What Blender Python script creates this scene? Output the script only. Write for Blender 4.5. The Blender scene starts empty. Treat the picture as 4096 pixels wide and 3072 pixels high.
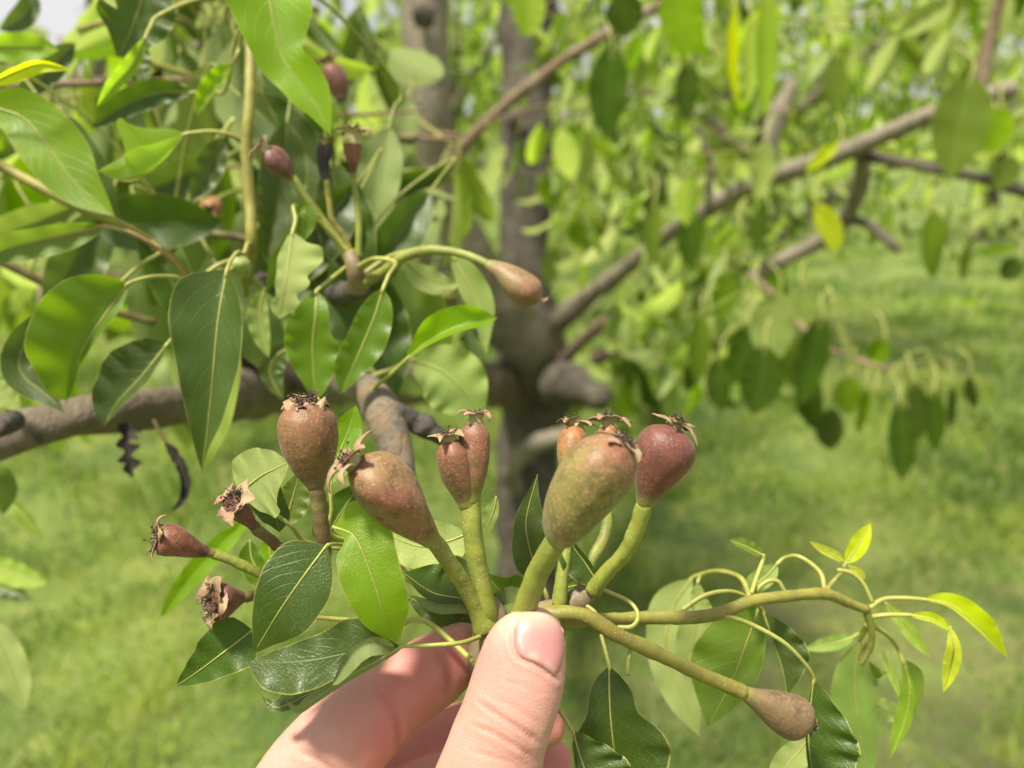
import bpy, bmesh, math, random
import numpy as np
from mathutils import Vector, Matrix
from mathutils.bvhtree import BVHTree

# ------------------------------------------------------------------ camera, sky, sun, exposure
sc = bpy.context.scene
col = sc.collection
PITCH = math.radians(17.0)
CAM = np.array([0.0, 0.0, 1.45])
FX = 3547.0                                   # focal length in pixels of the 4096 px wide photograph
FWD = np.array([0, math.cos(PITCH), -math.sin(PITCH)])
RGT = np.array([1.0, 0, 0])
UPV = np.array([0, math.sin(PITCH), math.cos(PITCH)])
cam_d = bpy.data.cameras.new('camera'); cam = bpy.data.objects.new('camera', cam_d); col.objects.link(cam)
cam.location = CAM; cam.rotation_euler = (math.pi/2 - PITCH, 0, 0)
cam_d.sensor_width = 36; cam_d.lens = 36*FX/4096; cam_d.clip_start = 0.01; cam_d.clip_end = 1000
cam_d.dof.use_dof = True; cam_d.dof.focus_distance = 0.183; cam_d.dof.aperture_fstop = 13.5
cam_d.dof.aperture_blades = 0
sc.camera = cam

SUN = np.array([-0.34, -0.30, 1.0]); SUN /= np.linalg.norm(SUN)
world = bpy.data.worlds.new('World'); sc.world = world; world.use_nodes = True
wn = world.node_tree; wn.nodes.clear()
wo = wn.nodes.new('ShaderNodeOutputWorld'); wb = wn.nodes.new('ShaderNodeBackground')
sky = wn.nodes.new('ShaderNodeTexSky'); sky.sky_type = 'NISHITA'; sky.sun_disc = False
sky.sun_elevation = math.asin(SUN[2]); sky.sun_rotation = math.atan2(SUN[0], SUN[1])
sky.dust_density = 3.0; sky.air_density = 1.0
tcw = wn.nodes.new('ShaderNodeTexCoord'); cn = wn.nodes.new('ShaderNodeTexNoise')
cn.inputs['Scale'].default_value = 2.2; cn.inputs['Detail'].default_value = 6; cn.inputs['Roughness'].default_value = 0.55
cr = wn.nodes.new('ShaderNodeValToRGB'); cr.color_ramp.elements[0].position = 0.28; cr.color_ramp.elements[1].position = 0.46
cm = wn.nodes.new('ShaderNodeMixRGB'); cm.inputs['Color2'].default_value = (10.2, 10.2, 10.2, 1)   # thin bright cloud
wn.links.new(tcw.outputs['Generated'], cn.inputs['Vector']); wn.links.new(cn.outputs['Fac'], cr.inputs['Fac'])
wn.links.new(cr.outputs['Color'], cm.inputs['Fac']); wn.links.new(sky.outputs['Color'], cm.inputs['Color1'])
wn.links.new(cm.outputs['Color'], wb.inputs['Color']); wb.inputs['Strength'].default_value = 0.05
wn.links.new(wb.outputs['Background'], wo.inputs['Surface'])
sl = bpy.data.lights.new('sun', 'SUN'); sl.energy = 5.0; sl.angle = math.radians(8); sl.color = (1.0, 0.93, 0.79)
so = bpy.data.objects.new('sun', sl); col.objects.link(so)
so.rotation_euler = Vector(SUN).to_track_quat('Z', 'Y').to_euler(); so.location = (0, 0, 6)
sc.view_settings.view_transform = 'Standard'; sc.view_settings.look = 'None'
sc.view_settings.exposure = 0.72; sc.view_settings.gamma = 1.0; sc.view_settings.use_curve_mapping = False
sc.render.engine = 'CYCLES'
sc.cycles.use_denoising = True
try: sc.cycles.denoiser = 'OPENIMAGEDENOISE'
except Exception: pass
sc.cycles.max_bounces = 5; sc.cycles.transmission_bounces = 4; sc.cycles.diffuse_bounces = 3; sc.cycles.glossy_bounces = 2; sc.cycles.transparent_max_bounces = 4; sc.cycles.caustics_reflective = False
sc.cycles.sample_clamp_indirect = 6.0

# ------------------------------------------------------------------ helpers
R0 = random.Random(7)
NR = np.random.default_rng(11)
def P(u, v, d): return CAM + d*(FWD + RGT*(u-2048)/FX + UPV*(1536-v)/FX)
def nrm(a):
    a = np.asarray(a, float); return a/np.maximum(np.linalg.norm(a, axis=-1, keepdims=True), 1e-12)
def topix(W):
    q = np.asarray(W)-CAM; z = q@FWD
    return np.stack([2048+FX*(q@RGT)/z, 1536-FX*(q@UPV)/z], -1), z
def spl(pts, n):
    """Catmull-Rom through k points, n samples, any dimension"""
    p = np.asarray(pts, float)
    if len(p) == 2:
        t = np.linspace(0, 1, n)[:, None]; return p[0]*(1-t)+p[1]*t
    q = np.vstack([2*p[0]-p[1], p, 2*p[-1]-p[-2]])
    L = np.concatenate([[0], np.cumsum(np.linalg.norm(np.diff(p[:, :3], axis=0), axis=1)+1e-9)])
    s = np.linspace(0, L[-1], n); k = np.clip(np.searchsorted(L, s, 'right')-1, 0, len(p)-2)
    t = ((s-L[k])/(L[k+1]-L[k]))[:, None]
    a, b, c, d = q[k], q[k+1], q[k+2], q[k+3]
    return 0.5*((2*b)+(-a+c)*t+(2*a-5*b+4*c-d)*t**2+(-a+3*b-3*c+d)*t**3)
def PP(pts, d0=None):
    out = []
    for p in pts:
        d = p[2] if len(p) > 2 and d0 is None else (d0 + (p[2]*1e-3 if len(p) > 2 else 0))
        out.append(P(p[0], p[1], d))
    return np.array(out)

class MB:
    def __init__(s): s.V = []; s.F = []; s.U = []; s.M = []; s.n = 0
    def add(s, V, F, U=None, m=0):
        V = np.asarray(V, float); s.V.append(V)
        s.U.append(np.zeros((len(V), 2)) if U is None else np.asarray(U, float))
        o = s.n; s.F += [tuple(i+o for i in f) for f in F]; s.M += [m]*len(F); s.n += len(V)
    def grid(s, G, U, m=0, flip=False, wrap=False):
        a, b = G.shape[:2]
        i = np.arange(a*b).reshape(a, b); o = s.n
        if wrap: j = np.roll(i, -1, axis=1); A, B, C, D = i[:-1], j[:-1], j[1:], i[1:]
        else: A, B, C, D = i[:-1, :-1], i[:-1, 1:], i[1:, 1:], i[1:, :-1]
        f = np.stack([A, B, C, D] if not flip else [A, D, C, B], -1).reshape(-1, 4)+o
        s.V.append(G.reshape(-1, 3)); s.U.append(U.reshape(-1, 2)); s.F += [tuple(x) for x in f.tolist()]
        s.M += [m]*len(f); s.n += a*b
    def mesh(s, name, mats, off=(0, 0, 0), smooth=True):
        me = bpy.data.meshes.new(name)
        V = np.vstack(s.V)-np.asarray(off); U = np.vstack(s.U)
        me.from_pydata(V.tolist(), [], s.F)
        for m in mats: me.materials.append(m)
        me.polygons.foreach_set('material_index', s.M)
        if smooth: me.polygons.foreach_set('use_smooth', [True]*len(s.F))
        lv = np.empty(len(me.loops), int); me.loops.foreach_get('vertex_index', lv)
        uv = me.uv_layers.new(name='UVMap'); uv.data.foreach_set('uv', U[lv].ravel())
        me.update(); return me
def wloc(o):
    l = np.zeros(3)
    while o is not None: l += np.array(o.location); o = o.parent
    return l
def obj(name, mb, mats, parent=None):
    off = wloc(parent)
    o = bpy.data.objects.new(name, mb.mesh(name, mats if isinstance(mats, (list, tuple)) else [mats], off))
    col.objects.link(o); o.parent = parent; return o
def tag(o, label, cat, group=None, kind=None):
    if label: o['label'] = label
    if cat: o['category'] = cat
    if group: o['group'] = group
    if kind: o['kind'] = kind
    return o
def thing(name, loc, label, cat, group=None):
    o = bpy.data.objects.new(name, None); col.objects.link(o); o.location = [float(x) for x in loc]; o.empty_display_size = 0.01
    return tag(o, label, cat, group)

def frames(C):
    T = nrm(np.gradient(C, axis=0)); n = len(C)
    a = np.array([0, 0, 1.0]) if abs(T[0][2]) < 0.9 else np.array([1.0, 0, 0])
    S = np.zeros((n, 3)); S[0] = nrm(np.cross(T[0], a))
    for i in range(1, n):
        S[i] = nrm(S[i-1]-T[i]*np.dot(S[i-1], T[i]))
    return T, S, np.cross(T, S)
def tube(mb, pts, rad, n=None, seg=8, m=0, bump=0.0, seed=0, cap=True, r_end=None):
    """rad: number or list of radii at pts (metres)"""
    pts = np.asarray(pts, float); k = len(pts)
    rad = np.full(k, rad, float) if np.isscalar(rad) else np.asarray(rad, float)
    n = n or max(6, k*5)
    Q = spl(np.hstack([pts, rad[:, None]]), n); C = Q[:, :3]; r = np.maximum(Q[:, 3], 1e-5)
    T, S, B = frames(C); th = np.linspace(0, 2*math.pi, seg, endpoint=False)
    rr = r[:, None]*np.ones(seg)
    if bump:
        g = np.random.default_rng(seed)
        L = np.cumsum(np.r_[0, np.linalg.norm(np.diff(C, axis=0), axis=1)])/max(r.mean(), 1e-5)
        for f in (0.35, 0.8, 1.7, 3.1):
            for h in (0, 1, 2, 3):
                rr = rr*(1+bump*0.35/(1+f*.4)*np.sin(f*L[:, None]*(1+.3*g.random())+h*th+g.random()*6.28)*g.normal())
    G = C[:, None]+rr[..., None]*(np.cos(th)[None, :, None]*S[:, None]+np.sin(th)[None, :, None]*B[:, None])
    if cap:
        e0 = C[0]-T[0]*r[0]*0.35; e1 = C[-1]+T[-1]*r[-1]*0.45
        G = np.concatenate([np.repeat(e0[None, None], seg, 1), G[:1]*.6+e0*.4*0+C[0]*.4-T[0]*r[0]*.22 if False else np.repeat(e0[None, None], seg, 1)*.35+G[:1]*.65, G,
                            np.repeat(e1[None, None], seg, 1)*.35+G[-1:]*.65, np.repeat(e1[None, None], seg, 1)], 0)
    a = G.shape[0]
    U = np.stack(np.broadcast_arrays(np.linspace(0, 1, a)[:, None], np.linspace(0, 1, seg)[None]), -1)
    mb.grid(G, U, m, wrap=True)
    return C, T

# ------------------------------------------------------------------ node materials
def srgb(h):
    h = h.lstrip('#'); c = [int(h[i:i+2], 16)/255 for i in (0, 2, 4)]
    return tuple([x/12.92 if x <= .04045 else ((x+.055)/1.055)**2.4 for x in c])+(1,)
class NT:
    def __init__(s, name):
        s.m = bpy.data.materials.new(name); s.m.use_nodes = True; s.t = s.m.node_tree; s.t.nodes.clear()
        s.out = s.t.nodes.new('ShaderNodeOutputMaterial')
    def n(s, typ, _p=None, **kw):
        x = s.t.nodes.new('ShaderNode'+typ)
        for k, v in (_p or {}).items(): setattr(x, k, v)
        for k, v in kw.items():
            key = int(k[1:]) if k[0] == 'i' and k[1:].isdigit() else k.replace('_', ' ')
            s.set(x.inputs[key], v)
        return x
    def set(s, i, v):
        if hasattr(v, 'node'): s.t.links.new(v, i)
        else: i.default_value = v
    def math(s, op, a, b=0.0, c=None, clamp=False):
        x = s.n('Math', {'operation': op, 'use_clamp': clamp}, i0=a, i1=b)
        if c is not None: s.set(x.inputs[2], c)
        return x.outputs[0]
    def mix(s, f, a, b, typ='MIX'): return s.n('MixRGB', {'blend_type': typ}, Fac=f, Color1=a, Color2=b).outputs[0]
    def ss(s, x, a, b, lo=0.0, hi=1.0):
        r = s.n('MapRange', {'interpolation_type': 'SMOOTHSTEP'}); 
        s.set(r.inputs[0], x); r.inputs[1].default_value = a; r.inputs[2].default_value = b; r.inputs[3].default_value = lo; r.inputs[4].default_value = hi
        return r.outputs[0]
    def noise(s, vec, scale, det=3, rough=.5, **k): return s.n('TexNoise', None, Vector=vec, Scale=scale, Detail=det, Roughness=rough, **k).outputs['Fac']
    def bump(s, h, strength, dist, normal=None):
        b = s.n('Bump', None, Height=h, Strength=strength, Distance=dist)
        if normal is not None: s.set(b.inputs['Normal'], normal)
        return b.outputs[0]
    def surf(s, sh): s.t.links.new(sh.outputs[0], s.out.inputs['Surface']); return s.m
    def objco(s): return s.n('TexCoord').outputs['Object']

def leafmat(name, top, under, trans, rough=.38, tf=.38, vein=.35, speck=.0, fine=True, var=.25, edge=None, stuff=False):
    k = NT(name); uv = k.n('UVMap', {'uv_map': 'UVMap'}).outputs[0]
    sp = k.n('SeparateXYZ', None, Vector=uv); t, s0 = sp.outputs[0], sp.outputs[1]
    s = k.math('ABSOLUTE', k.math('MULTIPLY_ADD', s0, 2.0, -1.0))
    oc = k.objco(); rnd = k.n('ObjectInfo').outputs['Random'] if not stuff else k.n('NewGeometry').outputs['Random Per Island']
    geo = k.n('NewGeometry')
    n1 = k.noise(oc, 60 if fine else 18, 3)
    # veins
    wob = k.math('MULTIPLY', n1, .8)
    ph = k.math('ADD', k.math('MULTIPLY_ADD', t, 9.0, k.math('MULTIPLY', k.math('POWER', s, 1.25), -2.9)), wob)
    fr = k.math('ABSOLUTE', k.math('SUBTRACT', k.math('FRACT', ph), .5))
    lat = k.ss(fr, .0, .07, 1, 0)
    mid = k.ss(s, .012, .05, 1, 0)
    vm = k.math('MAXIMUM', k.math('MULTIPLY', k.math('MULTIPLY', lat, k.ss(n1, .25, .6)), .6), mid)
    base = k.mix(k.ss(n1, .3, .75), top, tuple(x*(1-var) for x in top[:3])+(1,))
    hs = k.n('HueSaturation', None, Hue=k.math('MULTIPLY_ADD', rnd, .03, .492), Saturation=k.math('MULTIPLY_ADD', rnd, .2, .9),
             Value=k.math('MULTIPLY_ADD', k.math('FRACT', k.math('MULTIPLY', rnd, 7.3)), .3, .85), Color=base).outputs[0]
    vcol = tuple(min(1, x*1.6+.05*w) for x, w in zip(top[:3], (1.7, 1.8, .8)))+(1,)
    c = k.mix(k.math('MULTIPLY', vm, vein), hs, vcol)
    bh = k.math('MULTIPLY', vm, -.6)
    if fine:
        vo = k.n('TexVoronoi', {'feature': 'DISTANCE_TO_EDGE'}, Vector=oc, Scale=1500.0).outputs['Distance']
        ret = k.ss(vo, 0, .14, 1, 0)
        c = k.mix(k.math('MULTIPLY', ret, .14), c, vcol)
        bh = k.math('ADD', bh, k.math('MULTIPLY', ret, -.10))
        bh = k.math('ADD', bh, k.math('MULTIPLY', k.noise(oc, 220, 3), .55))
    if speck:
        sv = k.n('TexVoronoi', None, Vector=oc, Scale=2400.0).outputs['Distance']
        sk = k.math('MULTIPLY', k.ss(sv, .12, .36, 1, 0), k.ss(k.noise(oc, 130, 3), .35, .62))
        c = k.mix(k.math('MULTIPLY', sk, speck), c, (.28, .34, .18, 1))
    # a few blemishes
    bl = k.ss(k.noise(oc, 110, 3), .70, .74) if fine else 0.0
    if fine: c = k.mix(k.math('MULTIPLY', bl, .55), c, (.06, .045, .015, 1))
    if edge:
        c = k.mix(k.ss(s, .955, .995), c, edge)
    u2 = k.mix(k.math('MULTIPLY', vm, .5), k.n('HueSaturation', None, Hue=.5, Saturation=1.0, Value=k.math('MULTIPLY_ADD', rnd, .4, .8), Color=under).outputs[0],
               tuple(min(1, x*1.35) for x in under[:3])+(1,))
    if fine:
        u2 = k.mix(k.math('MULTIPLY', ret, .35), u2, tuple(x*.62 for x in under[:3])+(1,))
    cc = k.mix(geo.outputs['Backfacing'], c, u2)
    rg = k.math('MULTIPLY_ADD', geo.outputs['Backfacing'], .35, k.math('MULTIPLY_ADD', n1, .2, rough-(.07 if fine else .1)))
    pb = k.n('BsdfPrincipled', None, Base_Color=cc, Roughness=rg)
    if fine: nb = k.bump(bh, .42, .0006); k.set(pb.inputs['Normal'], nb)
    pb.inputs['Specular IOR Level'].default_value = .42 if fine else .15
    tr = k.n('BsdfTranslucent', None, Color=k.mix(k.math('MULTIPLY', vm, .3), k.mix(.45, trans, k.mix(1.0, hs, (6, 6, 6, 1), 'MULTIPLY')), tuple(x*.6 for x in trans[:3])+(1,)))
    return k.surf(k.n('MixShader', None, i0=tf, i1=pb.outputs[0], i2=tr.outputs[0]))

G_ = lambda r, g, b: (r, g, b, 1)
EDGE = G_(.30, .30, .08)
LM = {}
def lm_set(sfx, fine, stuff=False):
    ed = EDGE if fine else None; q = dict(fine=fine, stuff=stuff)
    y = 1.0 if fine else 1.05      # the coarser leaf materials are a little yellower
    LM['dark'+sfx] = leafmat('leaf_dark'+sfx, G_(.047*y, .079, .009), G_(.20, .25, .085), G_(.25*y, .40, .02), .36, .20, .36, .30 if fine else 0, edge=ed, **q)
    LM['mid'+sfx] = leafmat('leaf_mid'+sfx, G_(.098*y, .150, .012), G_(.26*y, .33, .09), G_(.40*y, .56, .03), .37, .32, .34, .12 if fine else 0, edge=ed, **q)
    LM['lime'+sfx] = leafmat('leaf_lime'+sfx, G_(.160*y, .255, .007), G_(.30*y, .38, .07), G_(.48*y, .72, .012), .40, .40, .26, .12 if fine else 0, edge=G_(.33, .27, .07) if fine else None, **q)
    LM['yellow'+sfx] = leafmat('leaf_yellow'+sfx, G_(.43, .46, .008), G_(.42, .45, .05), G_(.78, .84, .02), .48, .42, .25, 0, **q)
    LM['pale'+sfx] = leafmat('leaf_pale'+sfx, G_(.22*y, .28, .075), G_(.32*y, .37, .13), G_(.47*y, .57, .10), .6, .35, .4, 0, edge=ed, **q)
lm_set('', True); lm_set('_far', False); lm_set('_mass', False, True)

def stalkmat(name, c1, c2, c3, rough=.55):
    k = NT(name); oc = k.objco()
    n = k.noise(oc, 160, 4); v = k.n('TexVoronoi', None, Vector=oc, Scale=1600.0).outputs['Distance']
    c = k.mix(k.ss(n, .35, .68), c1, c2); c = k.mix(k.math('MULTIPLY', k.ss(k.noise(oc, 90, 5, .65), .46, .66), .6), c, tuple(x*w for x, w in zip(c1[:3], (.62, .48, .5)))+(1,) if True else tuple(x*.5 for x in c1[:3])+(1,)); sk = k.math('MULTIPLY', k.ss(v, .12, .36, 1, 0), k.ss(k.noise(oc, 300, 2), .4, .6))
    c = k.mix(k.math('MULTIPLY', sk, .75), c, c3)
    nb = k.bump(k.math('ADD', k.noise(oc, 900, 4), k.math('MULTIPLY', sk, .4)), .5, .00025)
    return k.surf(k.n('BsdfPrincipled', None, Base_Color=c, Roughness=rough, Normal=nb, Subsurface_Weight=.08, Subsurface_Scale=.001))
ST_G = stalkmat('stalk_green', G_(.245, .275, .04), G_(.175, .205, .036), G_(.42, .43, .17))
ST_O = stalkmat('stem_olive', G_(.26, .245, .038), G_(.19, .18, .034), G_(.38, .36, .15))
ST_B = stalkmat('stalk_brown', G_(.12, .08, .035), G_(.15, .14, .04), G_(.25, .22, .12))
ST_W = stalkmat('spur_wood', G_(.22, .17, .09), G_(.15, .11, .06), G_(.38, .34, .22))
PET = stalkmat('petiole', G_(.36, .37, .09), G_(.28, .31, .06), G_(.45, .45, .2), .45)
PETR = stalkmat('petiole_red', G_(.38, .22, .12), G_(.33, .27, .09), G_(.45, .4, .2), .45)

def fruitmat(name, lo, hi, blush, speck=.5, split=(.25, .75), neckc=G_(.20, .215, .04)):
    """lo: stalk end colour, hi: calyx end colour, blush: mottle; neckc: the stalk colour it grows out of"""
    k = NT(name); oc = k.objco(); uv = k.n('UVMap', {'uv_map': 'UVMap'}).outputs[0]
    t = k.n('SeparateXYZ', None, Vector=uv).outputs[0]
    n1 = k.noise(oc, 95, 4, .6); n2 = k.noise(oc, 330, 5, .65); n3 = k.noise(oc, 45, 2); n4 = k.noise(oc, 1100, 3, .6)
    tt = k.math('ADD', t, k.math('MULTIPLY_ADD', n3, .7, -.35))
    c = k.mix(k.ss(tt, split[0], split[1]), lo, hi)
    c = k.mix(k.math('MULTIPLY', k.ss(k.math('ADD', k.math('MULTIPLY', n1, .5), k.math('MULTIPLY', k.noise(oc, 70, 2), .5)), .44, .60), .8), c, blush)
    c = k.mix(k.math('MULTIPLY', k.ss(n2, .44, .68), .65), c, tuple(x*.45 for x in lo[:3])+(1,))
    c = k.mix(k.math('MULTIPLY', k.ss(n4, .50, .68), .5), c, tuple(min(1, x*1.5+.03) for x in hi[:3])+(1,))
    wv = k.n('VectorMath', {'operation': 'ADD'}, i0=oc, i1=k.n('VectorMath', {'operation': 'SCALE'}, i0=k.n('TexNoise', None, Vector=oc, Scale=900.0, Detail=2.0).outputs['Color'], Scale=.0009).outputs[0]).outputs[0]
    v = k.n('TexVoronoi', None, Vector=wv, Scale=1500.0).outputs['Distance']
    sk = k.math('MULTIPLY', k.ss(v, .10, .42, 1, 0), k.ss(k.noise(oc, 300, 3), .30, .60))
    c = k.mix(k.math('MULTIPLY', sk, speck*.85), c, tuple(min(1, x*1.5+.07) for x in blush[:3])+(1,))
    sp = k.ss(k.noise(oc, 150, 1), .715, .74)
    c = k.mix(k.math('MULTIPLY', sp, .6), c, (.05, .025, .02, 1))
    c = k.mix(k.ss(k.math('ADD', t, k.math('MULTIPLY_ADD', n2, .16, -.08)), .03, .24, 1, 0), c, neckc)
    nb = k.bump(k.math('ADD', k.math('MULTIPLY', sk, .35), k.math('MULTIPLY', n4, .6)), .4, .0003)
    nb = k.bump(n2, .2, .0007, nb)
    p = k.n('BsdfPrincipled', None, Base_Color=c, Roughness=k.math('MULTIPLY_ADD', n2, .22, .42), Normal=nb, Subsurface_Weight=.06, Subsurface_Scale=.0015)
    p.inputs['Sheen Weight'].default_value = .08; p.inputs['Sheen Roughness'].default_value = .5
    return k.surf(p)
BRN = G_(.13, .095, .035)
FR = dict(
    round=fruitmat('fruit_skin_russet', G_(.14, .088, .030), G_(.205, .070, .032), G_(.185, .115, .034), .8, neckc=BRN),
    lean=fruitmat('fruit_skin_rosy_olive', G_(.15, .098, .038), G_(.25, .085, .050), G_(.20, .135, .042), .7, (.0, .8)),
    twin=fruitmat('fruit_skin_copper', G_(.19, .15, .042), G_(.205, .08, .038), G_(.17, .09, .038), 1.0, (.05, .45)),
    green=fruitmat('fruit_skin_olive', G_(.165, .145, .034), G_(.25, .10, .052), G_(.205, .18, .038), .9, (.5, .95)),
    orange=fruitmat('fruit_skin_orange', G_(.20, .14, .04), G_(.32, .125, .04), G_(.28, .15, .045), .5),
    red=fruitmat('fruit_skin_crimson', G_(.13, .07, .03), G_(.165, .042, .030), G_(.135, .052, .030), .8, (.1, .5)),
    dull=fruitmat('fruit_skin_dull_red', G_(.075, .028, .018), G_(.20, .070, .034), G_(.17, .060, .03), .3, (.1, .45)),
    wine=fruitmat('fruit_skin_wine', G_(.09, .034, .02), G_(.145, .052, .028), G_(.13, .048, .027), .4, (.1, .5), BRN),
    pear=fruitmat('fruit_skin_green_rose', G_(.21, .20, .055), G_(.21, .115, .05), G_(.23, .095, .055), .4, (.2, .9)),
    dusk=fruitmat('fruit_skin_dusky', G_(.15, .095, .045), G_(.19, .085, .05), G_(.16, .115, .045), .35, (.2, .9), G_(.19, .17, .045)),
    bud=fruitmat('fruit_skin_green', G_(.24, .31, .08), G_(.27, .33, .10), G_(.22, .28, .06), .2),
    black=fruitmat('fruit_skin_black', G_(.012, .012, .016), G_(.10, .05, .03), G_(.012, .012, .015), .15, (.5, 1.0), G_(.012, .012, .014)))
def simplemat(name, c1, c2, sc_=400, rough=.7, bs=.5, bd=.0004, tr=0):
    k = NT(name); oc = k.objco(); n = k.noise(oc, sc_, 4, .6)
    c = k.mix(k.ss(n, .35, .65), c1, c2)
    p = k.n('BsdfPrincipled', None, Base_Color=c, Roughness=rough, Normal=k.bump(n, bs, bd))
    if tr:
        t = k.n('BsdfTranslucent', None, Color=c); return k.surf(k.n('MixShader', None, i0=tr, i1=p.outputs[0], i2=t.outputs[0]))
    return k.surf(p)
SEP = simplemat('sepal_straw', G_(.36, .28, .14), G_(.25, .145, .085), 330, .65, .6, .0006, .12)
SEPP = simplemat('sepal_pink', G_(.34, .175, .12), G_(.36, .27, .14), 260, .6, .6, .0006, .12)
SEPG = simplemat('calyx_neck', G_(.30, .30, .12), G_(.40, .33, .16), 420, .7)
STAM = simplemat('stamen_dry', G_(.025, .016, .012), G_(.09, .055, .03), 600, .7)
DISH = simplemat('calyx_dish', G_(.16, .10, .055), G_(.04, .025, .018), 700, .8, .9, .0008)
DEAD = simplemat('dead_leaf_black', G_(.010, .008, .007), G_(.03, .022, .016), 120, .7, .8, .002)

def barkmat(name, c1, c2, c3, s=1.0, lich=.0, lc=G_(.4, .4, .33)):
    k = NT(name); oc = k.objco()
    mp = k.n('Mapping', None, Vector=oc); mp.inputs['Scale'].default_value = (1, 1, .55)
    n1 = k.noise(mp.outputs[0], 22*s, 6, .65); n2 = k.noise(mp.outputs[0], 90*s, 5, .65)
    v = k.n('TexVoronoi', {'feature': 'DISTANCE_TO_EDGE'}, Vector=k.n('VectorMath', {'operation': 'ADD'}, i0=mp.outputs[0], i1=k.n('VectorMath', {'operation': 'SCALE'}, i0=k.n('TexNoise', None, Vector=mp.outputs[0], Scale=30.0*s, Detail=3.0).outputs['Color'], Scale=.05/s).outputs[0]).outputs[0], Scale=40*s).outputs['Distance']
    c = k.mix(k.ss(n1, .36, .64), c1, c2); c = k.mix(k.ss(n2, .52, .72), c, c3)
    c = k.mix(k.math('MULTIPLY', k.math('MULTIPLY', k.ss(v, 0, .05, 1, 0), k.ss(n1, .45, .6)), .3), c, tuple(x*.4 for x in c1[:3])+(1,))
    if lich: c = k.mix(k.math('MULTIPLY', k.ss(k.noise(oc, 45*s, 3), .52, .66), lich), c, lc)
    h = k.math('ADD', k.math('MULTIPLY', n1, .6), k.math('MULTIPLY', n2, .5)); h = k.math('ADD', h, k.math('MULTIPLY', k.ss(v, 0, .1), .2))
    return k.surf(k.n('BsdfPrincipled', None, Base_Color=c, Roughness=.85, Normal=k.bump(h, .7, .006/s)))
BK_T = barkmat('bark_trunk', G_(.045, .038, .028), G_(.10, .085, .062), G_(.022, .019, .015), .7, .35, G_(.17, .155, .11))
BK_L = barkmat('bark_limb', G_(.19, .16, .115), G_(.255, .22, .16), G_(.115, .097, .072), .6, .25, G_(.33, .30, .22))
BK_K = barkmat('bark_knot', G_(.062, .05, .036), G_(.12, .098, .07), G_(.03, .024, .018), .9)
BK_B = barkmat('bark_branch', G_(.17, .11, .065), G_(.24, .17, .105), G_(.12, .085, .06), 1.6, .2)
BK_N = barkmat('bark_near', G_(.115, .088, .060), G_(.165, .128, .088), G_(.065, .05, .036), 3.0, .30, G_(.22, .185, .13))
BK_H = barkmat('bark_lichen', G_(.13, .105, .075), G_(.185, .155, .11), G_(.065, .052, .038), 4.0, .6, G_(.23, .13, .05))
BK_D = barkmat('bark_dark', G_(.05, .042, .036), G_(.10, .085, .07), G_(.03, .026, .022), 3.0)

# ------------------------------------------------------------------ ground and grass
def ground():
    n = 90; xs = np.sign(np.linspace(-1, 1, n))*np.abs(np.linspace(-1, 1, n))**2.2*300
    ys = -8+308*np.linspace(0, 1, n)**2.2
    X, Y = np.meshgrid(xs, ys, indexing='ij')
    Z = .03*np.sin(X*.9+1)*np.cos(Y*.7)+.02*np.sin(X*2.3+Y*1.9)
    Z = Z*np.clip(1-np.hypot(X, Y)/40, 0, 1)
    mb = MB(); G = np.stack([X, Y, Z], -1); mb.grid(G, np.stack([X, Y], -1)*.01)
    k = NT('grass_ground'); oc = k.objco()
    a = k.noise(oc, 1.1, 4, .6); b = k.noise(oc, 5.5, 4, .6); c3 = k.noise(oc, 45, 4, .7)
    c = k.mix(k.ss(a, .40, .60), G_(.085, .145, .022), G_(.21, .28, .052))
    c = k.mix(k.ss(b, .52, .70), c, G_(.29, .33, .07))
    c = k.mix(k.math('MULTIPLY', k.ss(k.noise(oc, 2.6, 4, .65), .60, .72), .65), c, G_(.20, .155, .085))
    c = k.mix(k.math('MULTIPLY', k.ss(c3, .45, .7), .5), c, G_(.045, .06, .012))
    dv = k.n('VectorMath', {'operation': 'DISTANCE'}, i0=oc, i1=(1.0, 1.9, 0.0)).outputs['Value']
    bare = k.math('MULTIPLY', k.ss(dv, .4, 1.5, 1, 0), k.ss(k.noise(oc, 4.5, 5, .65), .38, .6))
    c = k.mix(k.math('MULTIPLY', bare, .45), c, G_(.17, .125, .075))
    m = k.surf(k.n('BsdfPrincipled', None, Base_Color=c, Roughness=.9, Normal=k.bump(k.noise(oc, 60, 4, .7), .9, .03)))
    o = obj('ground', mb, m); o['kind'] = 'structure'
    return o
ground()
def gz(x, y): return (.03*np.sin(x*.9+1)*np.cos(y*.7)+.02*np.sin(x*2.3+y*1.9))*np.clip(1-np.hypot(x, y)/40, 0, 1)
def grassmat():
    k = NT('grass_blades'); g = k.n('NewGeometry'); r = g.outputs['Random Per Island']; oc = k.objco()
    c = k.mix(r, G_(.06, .12, .016), G_(.20, .30, .05))
    c = k.mix(k.ss(k.noise(oc, 1.6, 4), .44, .60), c, k.mix(r, G_(.20, .27, .035), G_(.38, .45, .09)))
    c = k.mix(k.math('MULTIPLY', k.ss(k.math('FRACT', k.math('MULTIPLY', r, 13.7)), .86, .9), .8), c, G_(.38, .33, .17))
    p = k.n('BsdfPrincipled', None, Base_Color=c, Roughness=.55); t = k.n('BsdfTranslucent', None, Color=k.mix(1.0, c, (1.9, 2.0, 1.2, 1), 'MULTIPLY'))
    return k.surf(k.n('MixShader', None, i0=.35, i1=p.outputs[0], i2=t.outputs[0]))
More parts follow.
